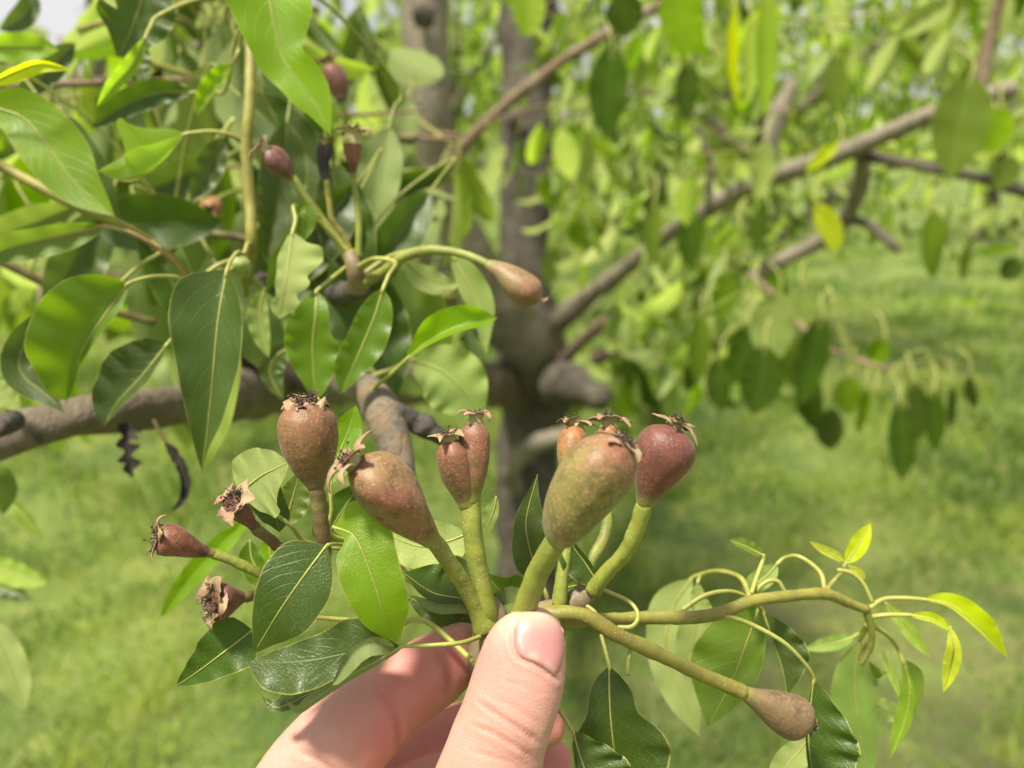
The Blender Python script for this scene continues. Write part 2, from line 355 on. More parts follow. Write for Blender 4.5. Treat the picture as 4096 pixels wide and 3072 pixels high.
def grass():
    n = 130000
    d = np.exp(NR.uniform(math.log(.9), math.log(13), n)); ang = NR.uniform(-.78, .78, n)
    x = d*np.sin(ang); y = d*np.cos(ang)
    cl = np.sin(x*5.1+np.cos(y*3.3)*2)*np.cos(y*4.7+np.sin(x*2.9)*2)
    keep = (cl+NR.normal(0, .6, n)-.7*np.exp(-((x-1.0)**2+(y-1.9)**2)/.9)) > -.6; x, y, d, cl = x[keep], y[keep], d[keep], cl[keep]; n = len(x)
    sc_ = np.clip(d/3, .8, 2.6)
    h = np.maximum(.015, .028+.035*NR.random(n)+.02*cl)*np.clip(sc_, .8, 1.3); w = (.0022+.0026*NR.random(n))*sc_
    a = NR.uniform(0, 6.28, n); ln = NR.uniform(.1, .9, n)*h; b = NR.uniform(0, 6.28, n)
    z = gz(x, y)-.004
    base = np.stack([x, y, z], -1); sd = np.stack([np.cos(a), np.sin(a), 0*a], -1)*w[:, None]; le = np.stack([np.cos(b), np.sin(b), 0*b], -1)*ln[:, None]
    up = np.zeros((n, 3)); up[:, 2] = h
    V = np.stack([base-sd, base+sd, base+up*.55+le*.3+sd*.8, base+up*.55+le*.3-sd*.8, base+up+le], 1).reshape(-1, 3)
    i = np.arange(n)*5
    me = bpy.data.meshes.new('grass')
    me.vertices.add(len(V)); me.vertices.foreach_set('co', V.ravel())
    q = np.stack([i, i+1, i+2, i+3], -1); t = np.stack([i+3, i+2, i+4], -1)
    lp = np.concatenate([q.ravel(), t.ravel()]); me.loops.add(len(lp)); me.loops.foreach_set('vertex_index', lp)
    ls = np.concatenate([np.arange(n)*4, 4*n+np.arange(n)*3]); me.polygons.add(2*n)
    me.polygons.foreach_set('loop_start', ls); me.polygons.foreach_set('loop_total', np.concatenate([np.full(n, 4), np.full(n, 3)]))
    me.update(calc_edges=True); me.validate()
    me.materials.append(grassmat())
    o = bpy.data.objects.new('grass', me); col.objects.link(o)
    tag(o, 'short green lawn grass covering the orchard floor', 'grass', kind='stuff')
grass()

# ------------------------------------------------------------------ leaves
PROF = np.array([(0, 0), (.04, .25), (.10, .52), (.2, .80), (.32, .96), (.44, 1.0), (.58, .96), (.72, .80), (.84, .54), (.93, .27), (.98, .09), (1, 0)])
def profile(v, N, px):
    t = np.linspace(0, 1, N)
    if np.isscalar(v): return np.interp(t, PROF[:, 0], PROF[:, 1])*v*px
    w = spl(np.stack([np.linspace(0, 1, len(v)), np.asarray(v, float)], -1), N*3)
    env = np.minimum(1, np.sqrt(np.clip(t/.06, 0, 1)))*np.minimum(1, ((1-t)/.05)**.6)
    return np.interp(t, w[:, 0], w[:, 1])*env*px
def blade(mb, C, A, B, a, b, view, flip=False, cup=0.0, wave=0.0, ns=5, serr=0.0, seed=0, mid=0.0, mm=1, m=0):
    N = len(C); T = nrm(np.gradient(C, axis=0)); view = np.broadcast_to(view, C.shape)
    S = nrm(np.cross(T, view)); Nn = nrm(np.cross(S, T)); Nn = np.where((Nn*view).sum(-1, keepdims=True) > 0, -Nn, Nn)
    g = np.random.default_rng(seed); t = np.linspace(0, 1, N)
    a = np.radians(np.interp(t, np.linspace(0, 1, len(a)), a) if hasattr(a, '__len__') else np.full(N, float(a)))
    b = np.radians(np.interp(t, np.linspace(0, 1, len(b)), b) if hasattr(b, '__len__') else np.full(N, float(b)))
    sv = np.linspace(0, 1, ns+1)
    p1, p2, f1 = g.random()*6.28, g.random()*6.28, 2.4+2.6*g.random()
    se = 1+serr*(np.arange(N) % 2)
    def half(W, ang, sg, ph):
        # the half blade curls steadily: integrate its direction over s
        pos = np.zeros((N, len(sv), 3)); acc = np.zeros((N, 3))
        for j in range(1, len(sv)):
            al = ang+cup*(sv[j-1]+sv[j])*.5
            d = sg*S*np.cos(al)[:, None]+Nn*np.sin(al)[:, None]
            acc = acc+d*(W*(se if j == len(sv)-1 else 1))[:, None]*(sv[j]-sv[j-1]); pos[:, j] = acc
        wv = wave*W[:, None]*(sv**2)[None]*np.sin(2*math.pi*f1*t+ph)[:, None]
        return C[:, None]+pos+wv[..., None]*Nn[:, None]
    HA = half(A, a, 1, p1); HB = half(B, b, -1, p2)
    G = np.concatenate([HB[:, :0:-1], HA], 1)
    U = np.stack(np.broadcast_arrays(t[:, None], np.concatenate([.5-.5*sv[:0:-1], .5+.5*sv])[None]), -1)
    mb.grid(G, U, m, flip=not flip)
    if mid:
        for q in ((-1, 1) if True else (1,)):
            pass
        tube(mb, (C+Nn*mid*.15)[::max(1, N//12)], np.linspace(mid, mid*.25, len(C[::max(1, N//12)])), n=N, seg=6, m=mm)
    return T, S, Nn
def leaf(parent, spine, d, A, B, a=18, b=18, kind='mid', flip=False, pet=None, cup=.25, wave=.12, N=48, ns=6, pr=9, far=False, seed=None, name='leaf', petm=None, mid=True, serr=.045, att=0):
    px = d/FX; C = spl(PP(spine, d), N); mb = MB(); sd = seed if seed is not None else int(abs(spine[0][0]*7+spine[-1][1]*13)) 
    view = nrm(C-CAM)
    blade(mb, C, profile(A, N, px), profile(B, N, px), a, b, view, flip, cup, wave, ns, serr if not far else 0, sd, mid=(pr*.55*px if mid and not far else 0))
    if pet:
        pts = np.vstack([PP(pet, d), C[:1], C[2:3]])
        if att:
            a0 = attach(pts[0], att)
            if a0 is not None: pts = np.vstack([a0, (a0+pts[0])/2+np.array([0, 0, .1])*np.linalg.norm(a0-pts[0]), pts])
        tube(mb, pts, np.linspace(pr*1.15, pr*.8, len(pts))*px, n=len(pts)*6, seg=7, m=1)
    o = obj(name, mb, [LM[kind+('_far' if far else '')], petm or PET], parent); return o

# shared leaf meshes for the trees further off (local: stalk end at origin, hanging down -Z, facing -Y)
VAR = {}
def variants():
    for i in range(10):
        g = np.random.default_rng(50+i); mb = MB(); L = .066*(.85+.3*g.random()); pl = .026*(.7+.6*g.random()); bend = g.normal(0, .012)
        fw = g.normal(0, .014)
        C = spl([(0, 0, -pl), (bend*.3, fw*.4, -pl-L*.35), (bend*.8, fw, -pl-L*.7), (bend*1.4, fw*2.0+g.normal(0, .005), -pl-L)], 10)
        w = L*(.20+.09*g.random()); f = g.uniform(8, 38)
        blade(mb, C, profile(1, 10, w), profile(1, 10, w), f, f+g.normal(0, 8), np.array([0, 1.0, 0]), False, g.uniform(0, .5), .12, 2, 0, i)
        tube(mb, [(g.normal(0, .003), g.normal(0, .003), 0), (0, .004*g.normal(), -pl*.5), C[0]], .0008, n=5, seg=4, m=1, cap=False)
        VAR[i] = mb
variants()
VM = {}
def vmesh(i, kind):
    if (i, kind) not in VM: VM[(i, kind)] = VAR[i].mesh('leaf', [LM[kind+'_far'], PET])
    return VM[(i, kind)]
def orient(rz, tilt, az, sc_):
    return (Matrix.Rotation(az, 4, 'Z') @ Matrix.Rotation(tilt, 4, 'X') @ Matrix.Rotation(rz, 4, 'Z') @ Matrix.Scale(sc_, 4))
def put_leaf(parent, pos, rng, kind, size=1.0, tilt=None):
    drop = np.asarray(pos)-np.array([0, 0, .05*size])
    if hole(drop) or inway(drop): return None
    o = bpy.data.objects.new('leaf', vmesh(rng.randrange(10), kind)); col.objects.link(o); o.parent = parent
    tl = abs(rng.gauss(0, .55)) if tilt is None else tilt
    M = orient(rng.uniform(-1.3, 1.3), tl, rng.uniform(0, 6.28), size*rng.uniform(.75, 1.2))
    o.matrix_local = Matrix.Translation(Vector(np.asarray(pos)-wloc(parent))) @ M
    return o
def mass(parent, name, spots, kinds, rng, size=1.0, label=None):
    """many leaves as one part"""
    mb = MB(); mats = [LM[k+'_mass'] for k in kinds]+[PET]
    for p in spots:
        v = VAR[rng.randrange(10)]; M = np.array(orient(rng.uniform(-1.5, 1.5), abs(rng.gauss(0, .7)), rng.uniform(0, 6.28), size*rng.uniform(.75, 1.25)))
        V = v.V[0]@M[:3, :3].T+np.asarray(p); nf = 9*4
        mb.add(V, v.F[:nf], v.U[0], rng.randrange(len(kinds)))
    o = obj(name, mb, mats, parent); o['kind'] = 'stuff'; return o

# ------------------------------------------------------------------ the pear tree itself
rng = random.Random(21)
tree_base = P(2085, 2265, 2.62); tree_base[2] = 0
pear = thing('pear_tree', tree_base, 'gnarled pear tree with dark forked trunk directly behind the held fruit', 'tree')
ATT = []
def attach(p, reach):
    A = np.array(ATT); q = np.linalg.norm(A-p, axis=1); i = q.argmin(); return A[i] if q[i] < reach else None
def branch(parent, pts, rpx, mat, name='branch', n=None, seg=12, bump=.10, seed=1):
    W = PP(pts); r = np.array([r*p[2]/FX for r, p in zip(rpx if hasattr(rpx, '__len__') else [rpx]*len(pts), pts)])
    mb = MB(); Cc, _ = tube(mb, W, r, n=n or len(pts)*7, seg=seg, bump=bump, seed=seed)
    if parent is pear and name != 'leaf_stalk': ATT.extend(Cc.tolist())
    return obj(name, mb, mat, parent)
bt = tree_base.copy()
W = np.vstack([bt-np.array([0, 0, .08]), bt+np.array([.01, 0, .02]), bt+np.array([.015, -.01, .22]), P(2120, 1800, 2.55), P(2140, 1560, 2.5), P(2120, 1300, 2.5), P(2085, 1050, 2.52), P(2100, 600, 2.55), P(2110, 100, 2.6), P(2120, -500, 2.7), P(2150, -1500, 2.8), P(2200, -2600, 2.9)])
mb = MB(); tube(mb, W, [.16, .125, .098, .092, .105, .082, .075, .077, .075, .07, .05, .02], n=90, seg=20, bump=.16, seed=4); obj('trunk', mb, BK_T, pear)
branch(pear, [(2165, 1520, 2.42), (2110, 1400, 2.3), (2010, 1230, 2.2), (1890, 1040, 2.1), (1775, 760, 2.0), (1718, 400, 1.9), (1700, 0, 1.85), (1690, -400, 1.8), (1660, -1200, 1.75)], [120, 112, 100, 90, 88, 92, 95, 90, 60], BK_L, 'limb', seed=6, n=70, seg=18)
branch(pear, [(2140, 1480, 2.45), (2060, 1390, 2.3), (1900, 1270, 2.1), (1740, 1120, 1.8), (1650, 960, 1.6), (1590, 850, 1.5)], [70, 62, 56, 52, 48, 44], BK_L, 'limb', seed=8)
branch(pear, [(1575, 880, 1.5), (1660, 830, 1.5), (1750, 720, 1.48), (1850, 590, 1.45), (2000, 440, 1.4), (2220, 265, 1.35), (2420, 140, 1.3), (2600, 40, 1.28), (2900, -150, 1.25)], [40, 33, 27, 25, 23, 22, 20, 18, 12], BK_B, seed=9, n=60)
branch(pear, [(2120, 1430, 2.42), (2220, 1300, 2.3), (2330, 1210, 2.2), (2480, 1090, 2.05), (2700, 920, 1.85), (2950, 770, 1.65), (3200, 670, 1.5), (3420, 590, 1.4), (3700, 470, 1.3), (3900, 400, 1.25), (4060, 352, 1.22)], [80, 52, 44, 36, 33, 36, 38, 36, 36, 36, 38], BK_L, 'limb', seed=12, n=90, seg=14)
branch(pear, [(3920, 395, 1.245), (3935, 270, 1.24), (3960, 150, 1.23), (3985, 60, 1.22), (4020, -80, 1.2)], [30, 26, 26, 22, 16], BK_B, seed=13)
branch(pear, [(3390, 600, 1.42), (3560, 640, 1.4), (3760, 680, 1.36), (3900, 705, 1.34), (4030, 745, 1.3), (4250, 800, 1.28)], [26, 22, 20, 20, 28, 18], BK_K, seed=14)
branch(pear, [(3455, 600, 1.42), (3440, 740, 1.5), (3390, 860, 1.6), (3290, 960, 1.65), (3150, 1030, 1.7), (3000, 1100, 1.72)], [26, 34, 32, 32, 30, 22], BK_L, seed=15)
branch(pear, [(3370, 870, 1.6), (3480, 900, 1.58), (3560, 970, 1.55), (3600, 1010, 1.54)], [22, 20, 20, 10], BK_K, seed=16)
branch(pear, [(3170, 330, 2.0), (3110, 470, 2.0), (3085, 560, 2.0), (3080, 700, 2.0)], [26, 40, 32, 28], BK_L, seed=17)
branch(pear, [(2780, 500, 1.7), (2830, 620, 1.7), (2835, 820, 1.72), (2800, 900, 1.74)], [12, 14, 16, 12], BK_K, seed=18)
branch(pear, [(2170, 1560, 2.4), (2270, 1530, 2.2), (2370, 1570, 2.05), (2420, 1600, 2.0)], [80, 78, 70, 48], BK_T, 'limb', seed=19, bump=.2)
branch(pear, [(2250, 1450, 2.3), (2330, 1360, 2.2), (2420, 1290, 2.1)], [30, 24, 30], BK_B, seed=20)
branch(pear, [(2390, 1430, 2.2), (2470, 1400, 2.1), (2560, 1440, 2.0)], [30, 28, 18], BK_B, seed=21)
branch(pear, [(2100, 1980, 2.55), (2040, 1900, 2.4), (2110, 1800, 2.3), (2230, 1750, 2.2), (2330, 1760, 2.15)], [42, 36, 38, 38, 22], BK_L, seed=22)
for i, (u, v, d, r) in enumerate([(2165, 1350, 2.33, 80), (2100, 1540, 2.36, 90), (1690, 60, 1.78, 62), (2060, 480, 2.45, 45), (2110, 580, 2.44, 34)]):
    c = P(u, v, d); bm = bmesh.new(); bmesh.ops.create_icosphere(bm, subdivisions=3, radius=r*d/FX)
    g = np.random.default_rng(i)
    q = g.normal(0, 1, (6, 3))
    for vv in bm.verts:
        x = np.array(vv.co)/(r*d/FX); vv.co *= .74*(1+.12*sum(math.sin(2.4*np.dot(q[j], x)+j) for j in range(6))/2.2+.07*sum(math.sin(6.5*np.dot(q[j], x)+2*j) for j in range(6))/2.2)
    mb = MB(); mb.add(np.array([vv.co for vv in bm.verts])*np.array([1, .8, 1.05])+c, [[x.index for x in f.verts] for f in bm.faces]); bm.free()
    obj('burl', mb, BK_K, pear)
# limb that comes from the trunk towards the viewer on the left
branch(pear, [(2080, 1560, 2.45), (1800, 1530, 1.9), (1400, 1520, 1.1), (1180, 1540, .72), (1020, 1575, .54), (880, 1600, .44), (680, 1622, .37), (370, 1650, .335), (140, 1705, .32), (0, 1742, .315), (-300, 1830, .31)], [85, 85, 92, 98, 100, 90, 76, 78, 92, 98, 95], BK_N, 'limb', n=130, seg=20, bump=.2, seed=23)
branch(pear, [(60, 1680, .305), (20, 1700, .29), (-10, 1725, .28)], [40, 42, 30], BK_D, 'branch', seed=24)
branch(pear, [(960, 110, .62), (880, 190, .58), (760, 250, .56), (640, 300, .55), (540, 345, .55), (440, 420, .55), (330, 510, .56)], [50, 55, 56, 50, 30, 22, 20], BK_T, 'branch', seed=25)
# the lichen-spotted branch that carries the held spur
branch(pear, [(1250, 1530, .62), (1360, 1530, .42), (1440, 1545, .30), (1505, 1610, .264), (1562, 1720, .256), (1600, 1850, .254), (1610, 2000, .25), (1690, 2250, .235), (1880, 2480, .21), (1925, 2590, .185)], [60, 62, 66, 74, 74, 66, 58, 48, 42, 34], BK_H, 'branch', seed=26, n=80, seg=16)
branch(pear, [(1580, 1650, .257), (1660, 1690, .26), (1740, 1735, .262), (1785, 1760, .262)], [40, 44, 40, 26], BK_D, 'branch', seed=27, bump=.2)
branch(pear, [(1000, 1500, .52), (985, 1400, .50), (975, 1300, .47), (960, 1180, .43), (990, 1080, .36)], [40, 44, 50, 44, 30], BK_D, 'branch', seed=28, bump=.18)
branch(pear, [(1440, 1160, .30), (1300, 1180, .34), (1150, 1160, .38), (1040, 1120, .40)], [40, 44, 44, 34], BK_D, 'branch', seed=29, bump=.18)

def hole(p):
    (q,), z = topix(np.asarray(p)[None]); u, v = q
    return any(((u-a)/r)**2+((v-b)/(r*.62))**2 < 1 for a, b, r in SKYGAP)
SKYGAP = [(200, 30, 400), (1390, 40, 210), (2880, 330, 110), (3650, 300, 90), (1960, 0, 110), (2430, 30, 70), (2800, 240, 60), (3250, 220, 70)]
BOUGH = spl(np.array([(2150, 1430), (2220, 1300), (2330, 1210), (2480, 1090), (2700, 920), (2950, 770), (3200, 670), (3420, 590), (3700, 470), (3900, 400), (4060, 352)], float), 60)
BOUGH2 = spl(np.array([(1660, 830), (1750, 720), (1850, 590), (2000, 440), (2220, 265), (2420, 140)], float), 30)
def inway(p):
    (q,), z = topix(np.asarray(p)[None]); z = z[0]
    if np.hypot(*(BOUGH-q).T).min() < 75 and z < 2.5-.62*np.clip((q[0]-2200)/900, 0, 1.9)+.1: return True
    if np.hypot(*(BOUGH2-q).T).min() < 60 and z < 1.55: return True
    return z < 2.45 and 1860 < q[0] < 2420 and 1130 < q[1] < 1720
def twig_leaves(parent, c, dirv, length, nl, kinds, size=1.0, r=.0016, sm=True, tilt=None, leaf_parent=None):
    dirv = nrm(dirv); c = np.asarray(c)
    p = [c-dirv*length*.5, c+np.array([0, 0, .02*length])+NR.normal(0, .02, 3)*length, c+dirv*length*.5+NR.normal(0, .05, 3)*length]
    mb = MB(); C, T = tube(mb, p, [r*1.3, r, r*.6], n=10, seg=6); tw = obj('twig', mb, ST_O if rng.random() < .5 else BK_B, parent)
    for i in range(nl):
        q = C[min(9, int((i+.5)/nl*10))]
        put_leaf(tw, q, rng, rng.choice(kinds), size, tilt)
    return tw
def blocks_sun(p, pad=.17):
    q = np.asarray(p)-P(1800, 1900, .2); s = q@SUN
    return s > .05 and np.linalg.norm(q-s*SUN) < pad
zones = [  # u0,u1,v0,v1,d0,d1,twigs,leaves per twig,kinds
    (-150, 900, -250, 420, .40, .85, 14, 6, ['mid', 'dark', 'dark', 'lime']),
    (700, 1750, -250, 500, .55, 1.2, 9, 6, ['mid', 'dark', 'dark', 'lime']),
    (950, 1700, 400, 1250, .5, 1.0, 11, 6, ['dark', 'dark', 'dark', 'mid']),
    (0, 700, 850, 1350, .50, .85, 5, 5, ['mid', 'lime']),
    (2150, 4200, -250, 750, 1.0, 2.1, 21, 6, ['mid', 'lime', 'mid', 'dark', 'lime', 'pale']),
    (2250, 3150, 600, 1550, 1.5, 2.4, 14, 6, ['mid', 'lime', 'mid', 'dark']),
    (1850, 2350, -200, 500, 1.5, 2.2, 3, 5, ['lime', 'mid'])]
nleaf = 0
for (u0, u1, v0, v1, d0, d1, nt, nl, kinds) in zones:
    k = 0; tries = 0
    while k < nt and tries < 400:
        tries += 1
        u, v, d = rng.uniform(u0, u1), rng.uniform(v0, v1), rng.uniform(d0, d1); c = P(u, v, d)
        if blocks_sun(c) or hole(c) or inway(c) or (u > 3380 and v > 700) or (780 < u < 960 and 520 < v < 980) or (1640 < u < 1790 and v < 560) or (2020 < u < 2180 and v < 900 and d < 2.5 and rng.random() < .8): continue
        a = rng.uniform(0, 6.28); twig_leaves(pear, c, (math.cos(a), math.sin(a)*.7, rng.uniform(-.4, .4)), .10+.05*d, nl, kinds, 1.0)
        k += 1; nleaf += nl
# the rest of the crown as one mass
spots = []
while len(spots) < 2200:
    u, v, d = rng.uniform(-900, 5200), rng.uniform(-2200, 950), rng.uniform(1.7, 3.4); c = P(u, v, d)
    if len(spots) < 330: u, v, d = rng.uniform(2230, 3150), rng.uniform(500, 1650), rng.uniform(1.6, 2.7); c = P(u, v, d)
    lim = 860 if u > 3300 else (1650-max(0, u-2500)*.35 if 2230 < u < 3150 else 900)
    if v > 780 and rng.random() < .3: v += rng.uniform(0, 500); c = P(u, v, d)
    if v > lim or blocks_sun(c, .3) or hole(c) or inway(c-np.array([0, 0, .06])) or (1640 < u < 1800 and d < 2.2 and v < 560) or (1990 < u < 2220 and d < 2.75): continue
    if (720 < u < 1000 and 480 < v < 1000): continue
    spots.append(c)
mass(pear, 'foliage', spots, ['mid', 'lime', 'mid', 'dark', 'dark', 'pale', 'mid'], rng, 1.2)

# leaves hanging on the right, each at its own place: (base u,v)(tip u,v) d halfwidth fold kind
for i, (u0, v0, u1, v1, d, w, f, kd, fl) in enumerate([
    (3060, 1380, 3010, 1660, 1.1, 95, 15, 'dark', False), (3120, 1160, 3090, 1460, 1.15, 95, 10, 'pale', False), (3290, 1260, 3200, 1620, 1.15, 75, 25, 'dark', False),
    (3330, 1630, 3320, 1800, 1.2, 62, 20, 'dark', False), (3600, 1600, 3610, 1920, 1.1, 68, 30, 'dark', False), (3735, 1560, 3735, 1810, 1.12, 45, 25, 'dark', False),
    (3810, 1540, 3800, 1720, 1.15, 28, 40, 'dark', False), (3880, 1500, 3905, 1630, 1.15, 30, 30, 'dark', False), (3470, 1540, 3430, 1740, 1.2, 40, 50, 'mid', False),
    (3340, 1250, 3410, 1480, 1.15, 34, 45, 'pale', True), (3540, 1350, 3480, 1450, 1.2, 55, 30, 'mid', False), (2810, 1250, 2790, 1540, 1.2, 62, 35, 'mid', False),
    (2770, 830, 2760, 1080, 1.25, 60, 20, 'dark', False), (2620, 800, 2610, 1060, 1.3, 45, 25, 'mid', False), (2450, 180, 2430, 560, 1.0, 85, 15, 'dark', False),
    (2480, -30, 2500, 150, .85, 80, 10, 'dark', False), (2130, -60, 2110, 150, .8, 70, 10, 'lime', True), (2700, -80, 2740, 240, .8, 95, 15, 'lime', False),
    (2760, 240, 2750, 480, 1.05, 55, 20, 'dark', False), (2940, 10, 2950, 430, .9, 42, 45, 'yellow', False), (3070, -40, 3060, 480, .95, 62, 35, 'lime', False),
    (3010, 60, 2990, 420, 1.0, 50, 30, 'lime', True), (3340, 210, 3335, 460, 1.1, 52, 25, 'mid', False), (3810, 5, 3580, 150, 1.0, 55, 20, 'mid', True),
    (3885, 300, 3800, 720, .95, 115, 15, 'mid', False), (3360, 570, 3220, 690, 1.1, 30, 25, 'yellow', False), (3260, 810, 3350, 1010, 1.0, 55, 25, 'yellow', False),
    (2960, 900, 2850, 1000, 1.2, 50, 35, 'lime', False), (4000, 420, 3960, 620, 1.2, 65, 20, 'lime', False), (4040, 620, 3980, 760, 1.2, 60, 20, 'mid', False),
    (3740, 830, 3730, 1120, 1.6, 50, 20, 'mid', False), (4080, 1030, 4010, 1120, 1.3, 48, 20, 'dark', False), (3880, 1010, 4080, 990, 1.4, 20, 20, 'lime', False),
    (3900, 1180, 3840, 1220, 1.4, 15, 20, 'lime', False), (2660, 1550, 2640, 1850, 1.9, 70, 25, 'dark', False), (2480, 1400, 2620, 1640, 1.9, 55, 30, 'dark', False),
    (2990, 1290, 2930, 1540, 1.25, 70, 15, 'dark', False), (3170, 1340, 3190, 1560, 1.2, 75, 20, 'mid', False), (3240, 1480, 3260, 1720, 1.25, 62, 25, 'dark', False), (3400, 1500, 3390, 1660, 1.25, 60, 20, 'mid', False), (3500, 1560, 3520, 1760, 1.25, 48, 25, 'mid', True), (3650, 1520, 3680, 1760, 1.2, 48, 25, 'dark', False), (2880, 1420, 2890, 1650, 1.5, 60, 25, 'dark', False), (3020, 1150, 2960, 1350, 1.4, 70, 20, 'pale', True), (2900, 1080, 2870, 1280, 1.5, 60, 20, 'mid', False), (3210, 1150, 3230, 1370, 1.3, 60, 20, 'pale', False),
    (3890, 950, 3850, 1130, 1.4, 25, 25, 'mid', False), (3060, 560, 3020, 800, 1.3, 55, 20, 'mid', True), (2300, 500, 2250, 560, 1.4, 20, 20, 'lime', False)]):
    mx, my = (u0+u1)/2+rng.uniform(-15, 15), (v0+v1)/2
    leaf(pear, [(u0, v0), (mx, my, 8), (u1, v1, 18)], d, w, w, f, f, kd, fl, pet=[(u0+rng.uniform(-60, 60), v0-110, 15), (u0+rng.uniform(-15, 15), v0-60, 5)], far=True, N=14, ns=3, pr=4, att=.13)
branch(pear, [(3000, 1100, 1.72), (3120, 1200, 1.4), (3250, 1350, 1.25), (3400, 1430, 1.18), (3560, 1480, 1.15)], [14, 12, 11, 10, 9], BK_B, 'twig', seed=31)
for (u0, v0, u1, v1, u2, v2) in [(3560, 1480, 3700, 1400, 3735, 1560), (3560, 1480, 3760, 1430, 3880, 1500), (3560, 1480, 3610, 1520, 3600, 1600), (3560, 1480, 3700, 1500, 3810, 1540), (3100, 1180, 2990, 1160, 2820, 1250)]:
    branch(pear, [(u0, v0, 1.15), (u1, v1, 1.14), (u2, v2, 1.13)], 4, ST_G, 'leaf_stalk', seg=6, bump=0)

# ------------------------------------------------------------------ near leaves and shoots on the left (part of the tree)
def stem(parent, pts, rpx, mat=None, name='shoot', d=None, seg=10, bump=.05, seed=3):
    pts = [p if d is None else (p[0], p[1], d+(p[2]*1e-3 if len(p) > 2 else 0)) for p in pts]
    return branch(parent, pts, rpx, mat or ST_G, name, seg=seg, bump=bump, seed=seed)
stem(pear, [(1010, -150, 20), (1003, 200, 5), (998, 420), (985, 600), (1000, 800), (1005, 1000), (985, 1120, 30)], [20, 22, 24, 24, 23, 24, 26], ST_O, d=.285)
stem(pear, [(-150, 590, -10), (0, 662), (200, 770), (350, 845), (470, 892), (600, 965, 10), (700, 1050, 25), (780, 1150, 40)], [20, 22, 22, 20, 18, 16, 18, 20], ST_O, d=.29)
stem(pear, [(-120, 1000), (0, 1045), (210, 1148, 10), (400, 1230, 20), (620, 1290, 30)], [18, 18, 17, 16, 16], ST_B, d=.36)
stem(pear, [(640, 800), (740, 845), (800, 920), (960, 950), (1010, 970)], [9, 10, 16, 16, 18], ST_B, d=.38)
stem(pear, [(1395, 1010), (1420, 1080), (1430, 1160, 5)], [24, 34, 40], ST_W, d=.275)
NL = lambda *a, **k: leaf(pear, *a, **{'att': .08, **k})
NL([(1045, -190), (1085, 40), (1125, 220), (1190, 320), (1270, 430), (1325, 548)], .262, [60, 165, 172, 168, 125, 92, 104, 95, 45, 0], [60, 170, 185, 160, 130, 105, 85, 75, 40, 0], 12, 16, 'lime', pet=[(1040, -320, 20), (1040, -250, 8)], wave=.1)
NL([(-35, 428), (90, 470), (190, 580), (300, 730), (462, 868)], .272, [60, 110, 130, 138, 120, 70, 0], [50, 90, 110, 115, 95, 60, 0], 10, 8, 'lime', pet=[(-150, 420), (-80, 424)], wave=.05)
NL([(742, 536), (640, 660, 4), (520, 725, 6), (385, 685, 2)], .28, [0, 60, 105, 110, 60, 0], [30, 130, 230, 215, 120, 0], 178, -5, 'lime', pet=[(985, 585, 10), (930, 545, 5), (850, 526, 2)], cup=-.3, wave=.03)
NL([(415, 905), (230, 950), (80, 985), (-60, 1030)], .275, [20, 60, 68, 60, 30], [20, 60, 70, 75, 40], 15, 30, 'mid', pet=[(770, 1130, 25), (700, 1050, 18), (620, 985, 8), (520, 930, 2)], petm=PETR)
NL([(-50, 342), (60, 290), (160, 258), (282, 277)], .262, 26, 40, 35, 10, 'yellow', pet=[(-120, 400), (-80, 370)])
NL([(-80, 190), (60, 190, 4), (160, 190, 6), (238, 200, 4)], .30, 60, 70, 10, 20, 'lime')
NL([(590, -80), (560, 20), (520, 130), (470, 232)], .31, [40, 130, 140, 120, 60, 0], [40, 110, 150, 150, 70, 0], 8, 12, 'dark', pet=[(640, -200), (610, -130)])
NL([(582, 152), (530, 260), (460, 340), (388, 428)], .29, 30, 48, 25, 30, 'lime', pet=[(640, 60, 10), (600, 110, 4)])
NL([(930, 252), (890, 310), (840, 370), (785, 465)], .31, 40, 55, 60, 10, 'lime', pet=[(960, 180), (950, 215)])
NL([(770, 372), (640, 370), (500, 420), (365, 512)], .33, 60, 70, 20, 25, 'dark', pet=[(900, 360), (830, 360)])
NL([(895, 545), (850, 640), (800, 740), (760, 800)], .36, 60, 62, 15, 25, 'dark', pet=[(930, 480), (910, 510)])
NL([(560, 165), (545, 260), (555, 320), (560, 350)], .34, 60, 60, 15, 25, 'dark')
NL([(380, -60), (420, -20), (470, 36)], .28, 25, 22, 15, 25, 'pale', True)
NL([(300, 170), (220, 250), (140, 330), (60, 400)], .36, 60, 65, 20, 25, 'dark')
NL([(130, -40), (110, 40), (60, 90), (0, 120)], .4, 50, 50, 20, 25, 'dark')
NL([(1190, 862), (1215, 830), (1235, 880), (1210, 970)], .265, 30, 30, 5, 20, 'mid', mid=False)
NL([(1170, 930, 3), (1155, 1040), (1140, 1150, -2), (1115, 1275)], .262, [20, 60, 125, 140, 128, 84, 96, 52, 76, 40, 10], [15, 25, 40, 45, 40, 42, 30, 44, 10], 12, -10, 'pale', True, pet=[(1180, 820, 8), (1183, 880, 5)], wave=.15)
NL([(908, 1078), (872, 1280, -3), (842, 1600, -3), (808, 1892)], .245, [30, 95, 118, 122, 110, 85, 60, 20, 0], [60, 170, 190, 170, 140, 110, 75, 40, 0], [70, 30, 25, 30, 45], 5, 'dark', pet=[(975, 1015, 25), (950, 1010, 15), (925, 1040, 4)], cup=.35, wave=.05, N=44)
NL([(800, 1200, 12), (860, 1400, 10), (860, 1650, 10), (800, 1880, 6)], .262, [60, 90, 100, 80, 60, 20], [20, 40, 50, 40, 20, 0], 5, 5, 'lime', True, mid=False)
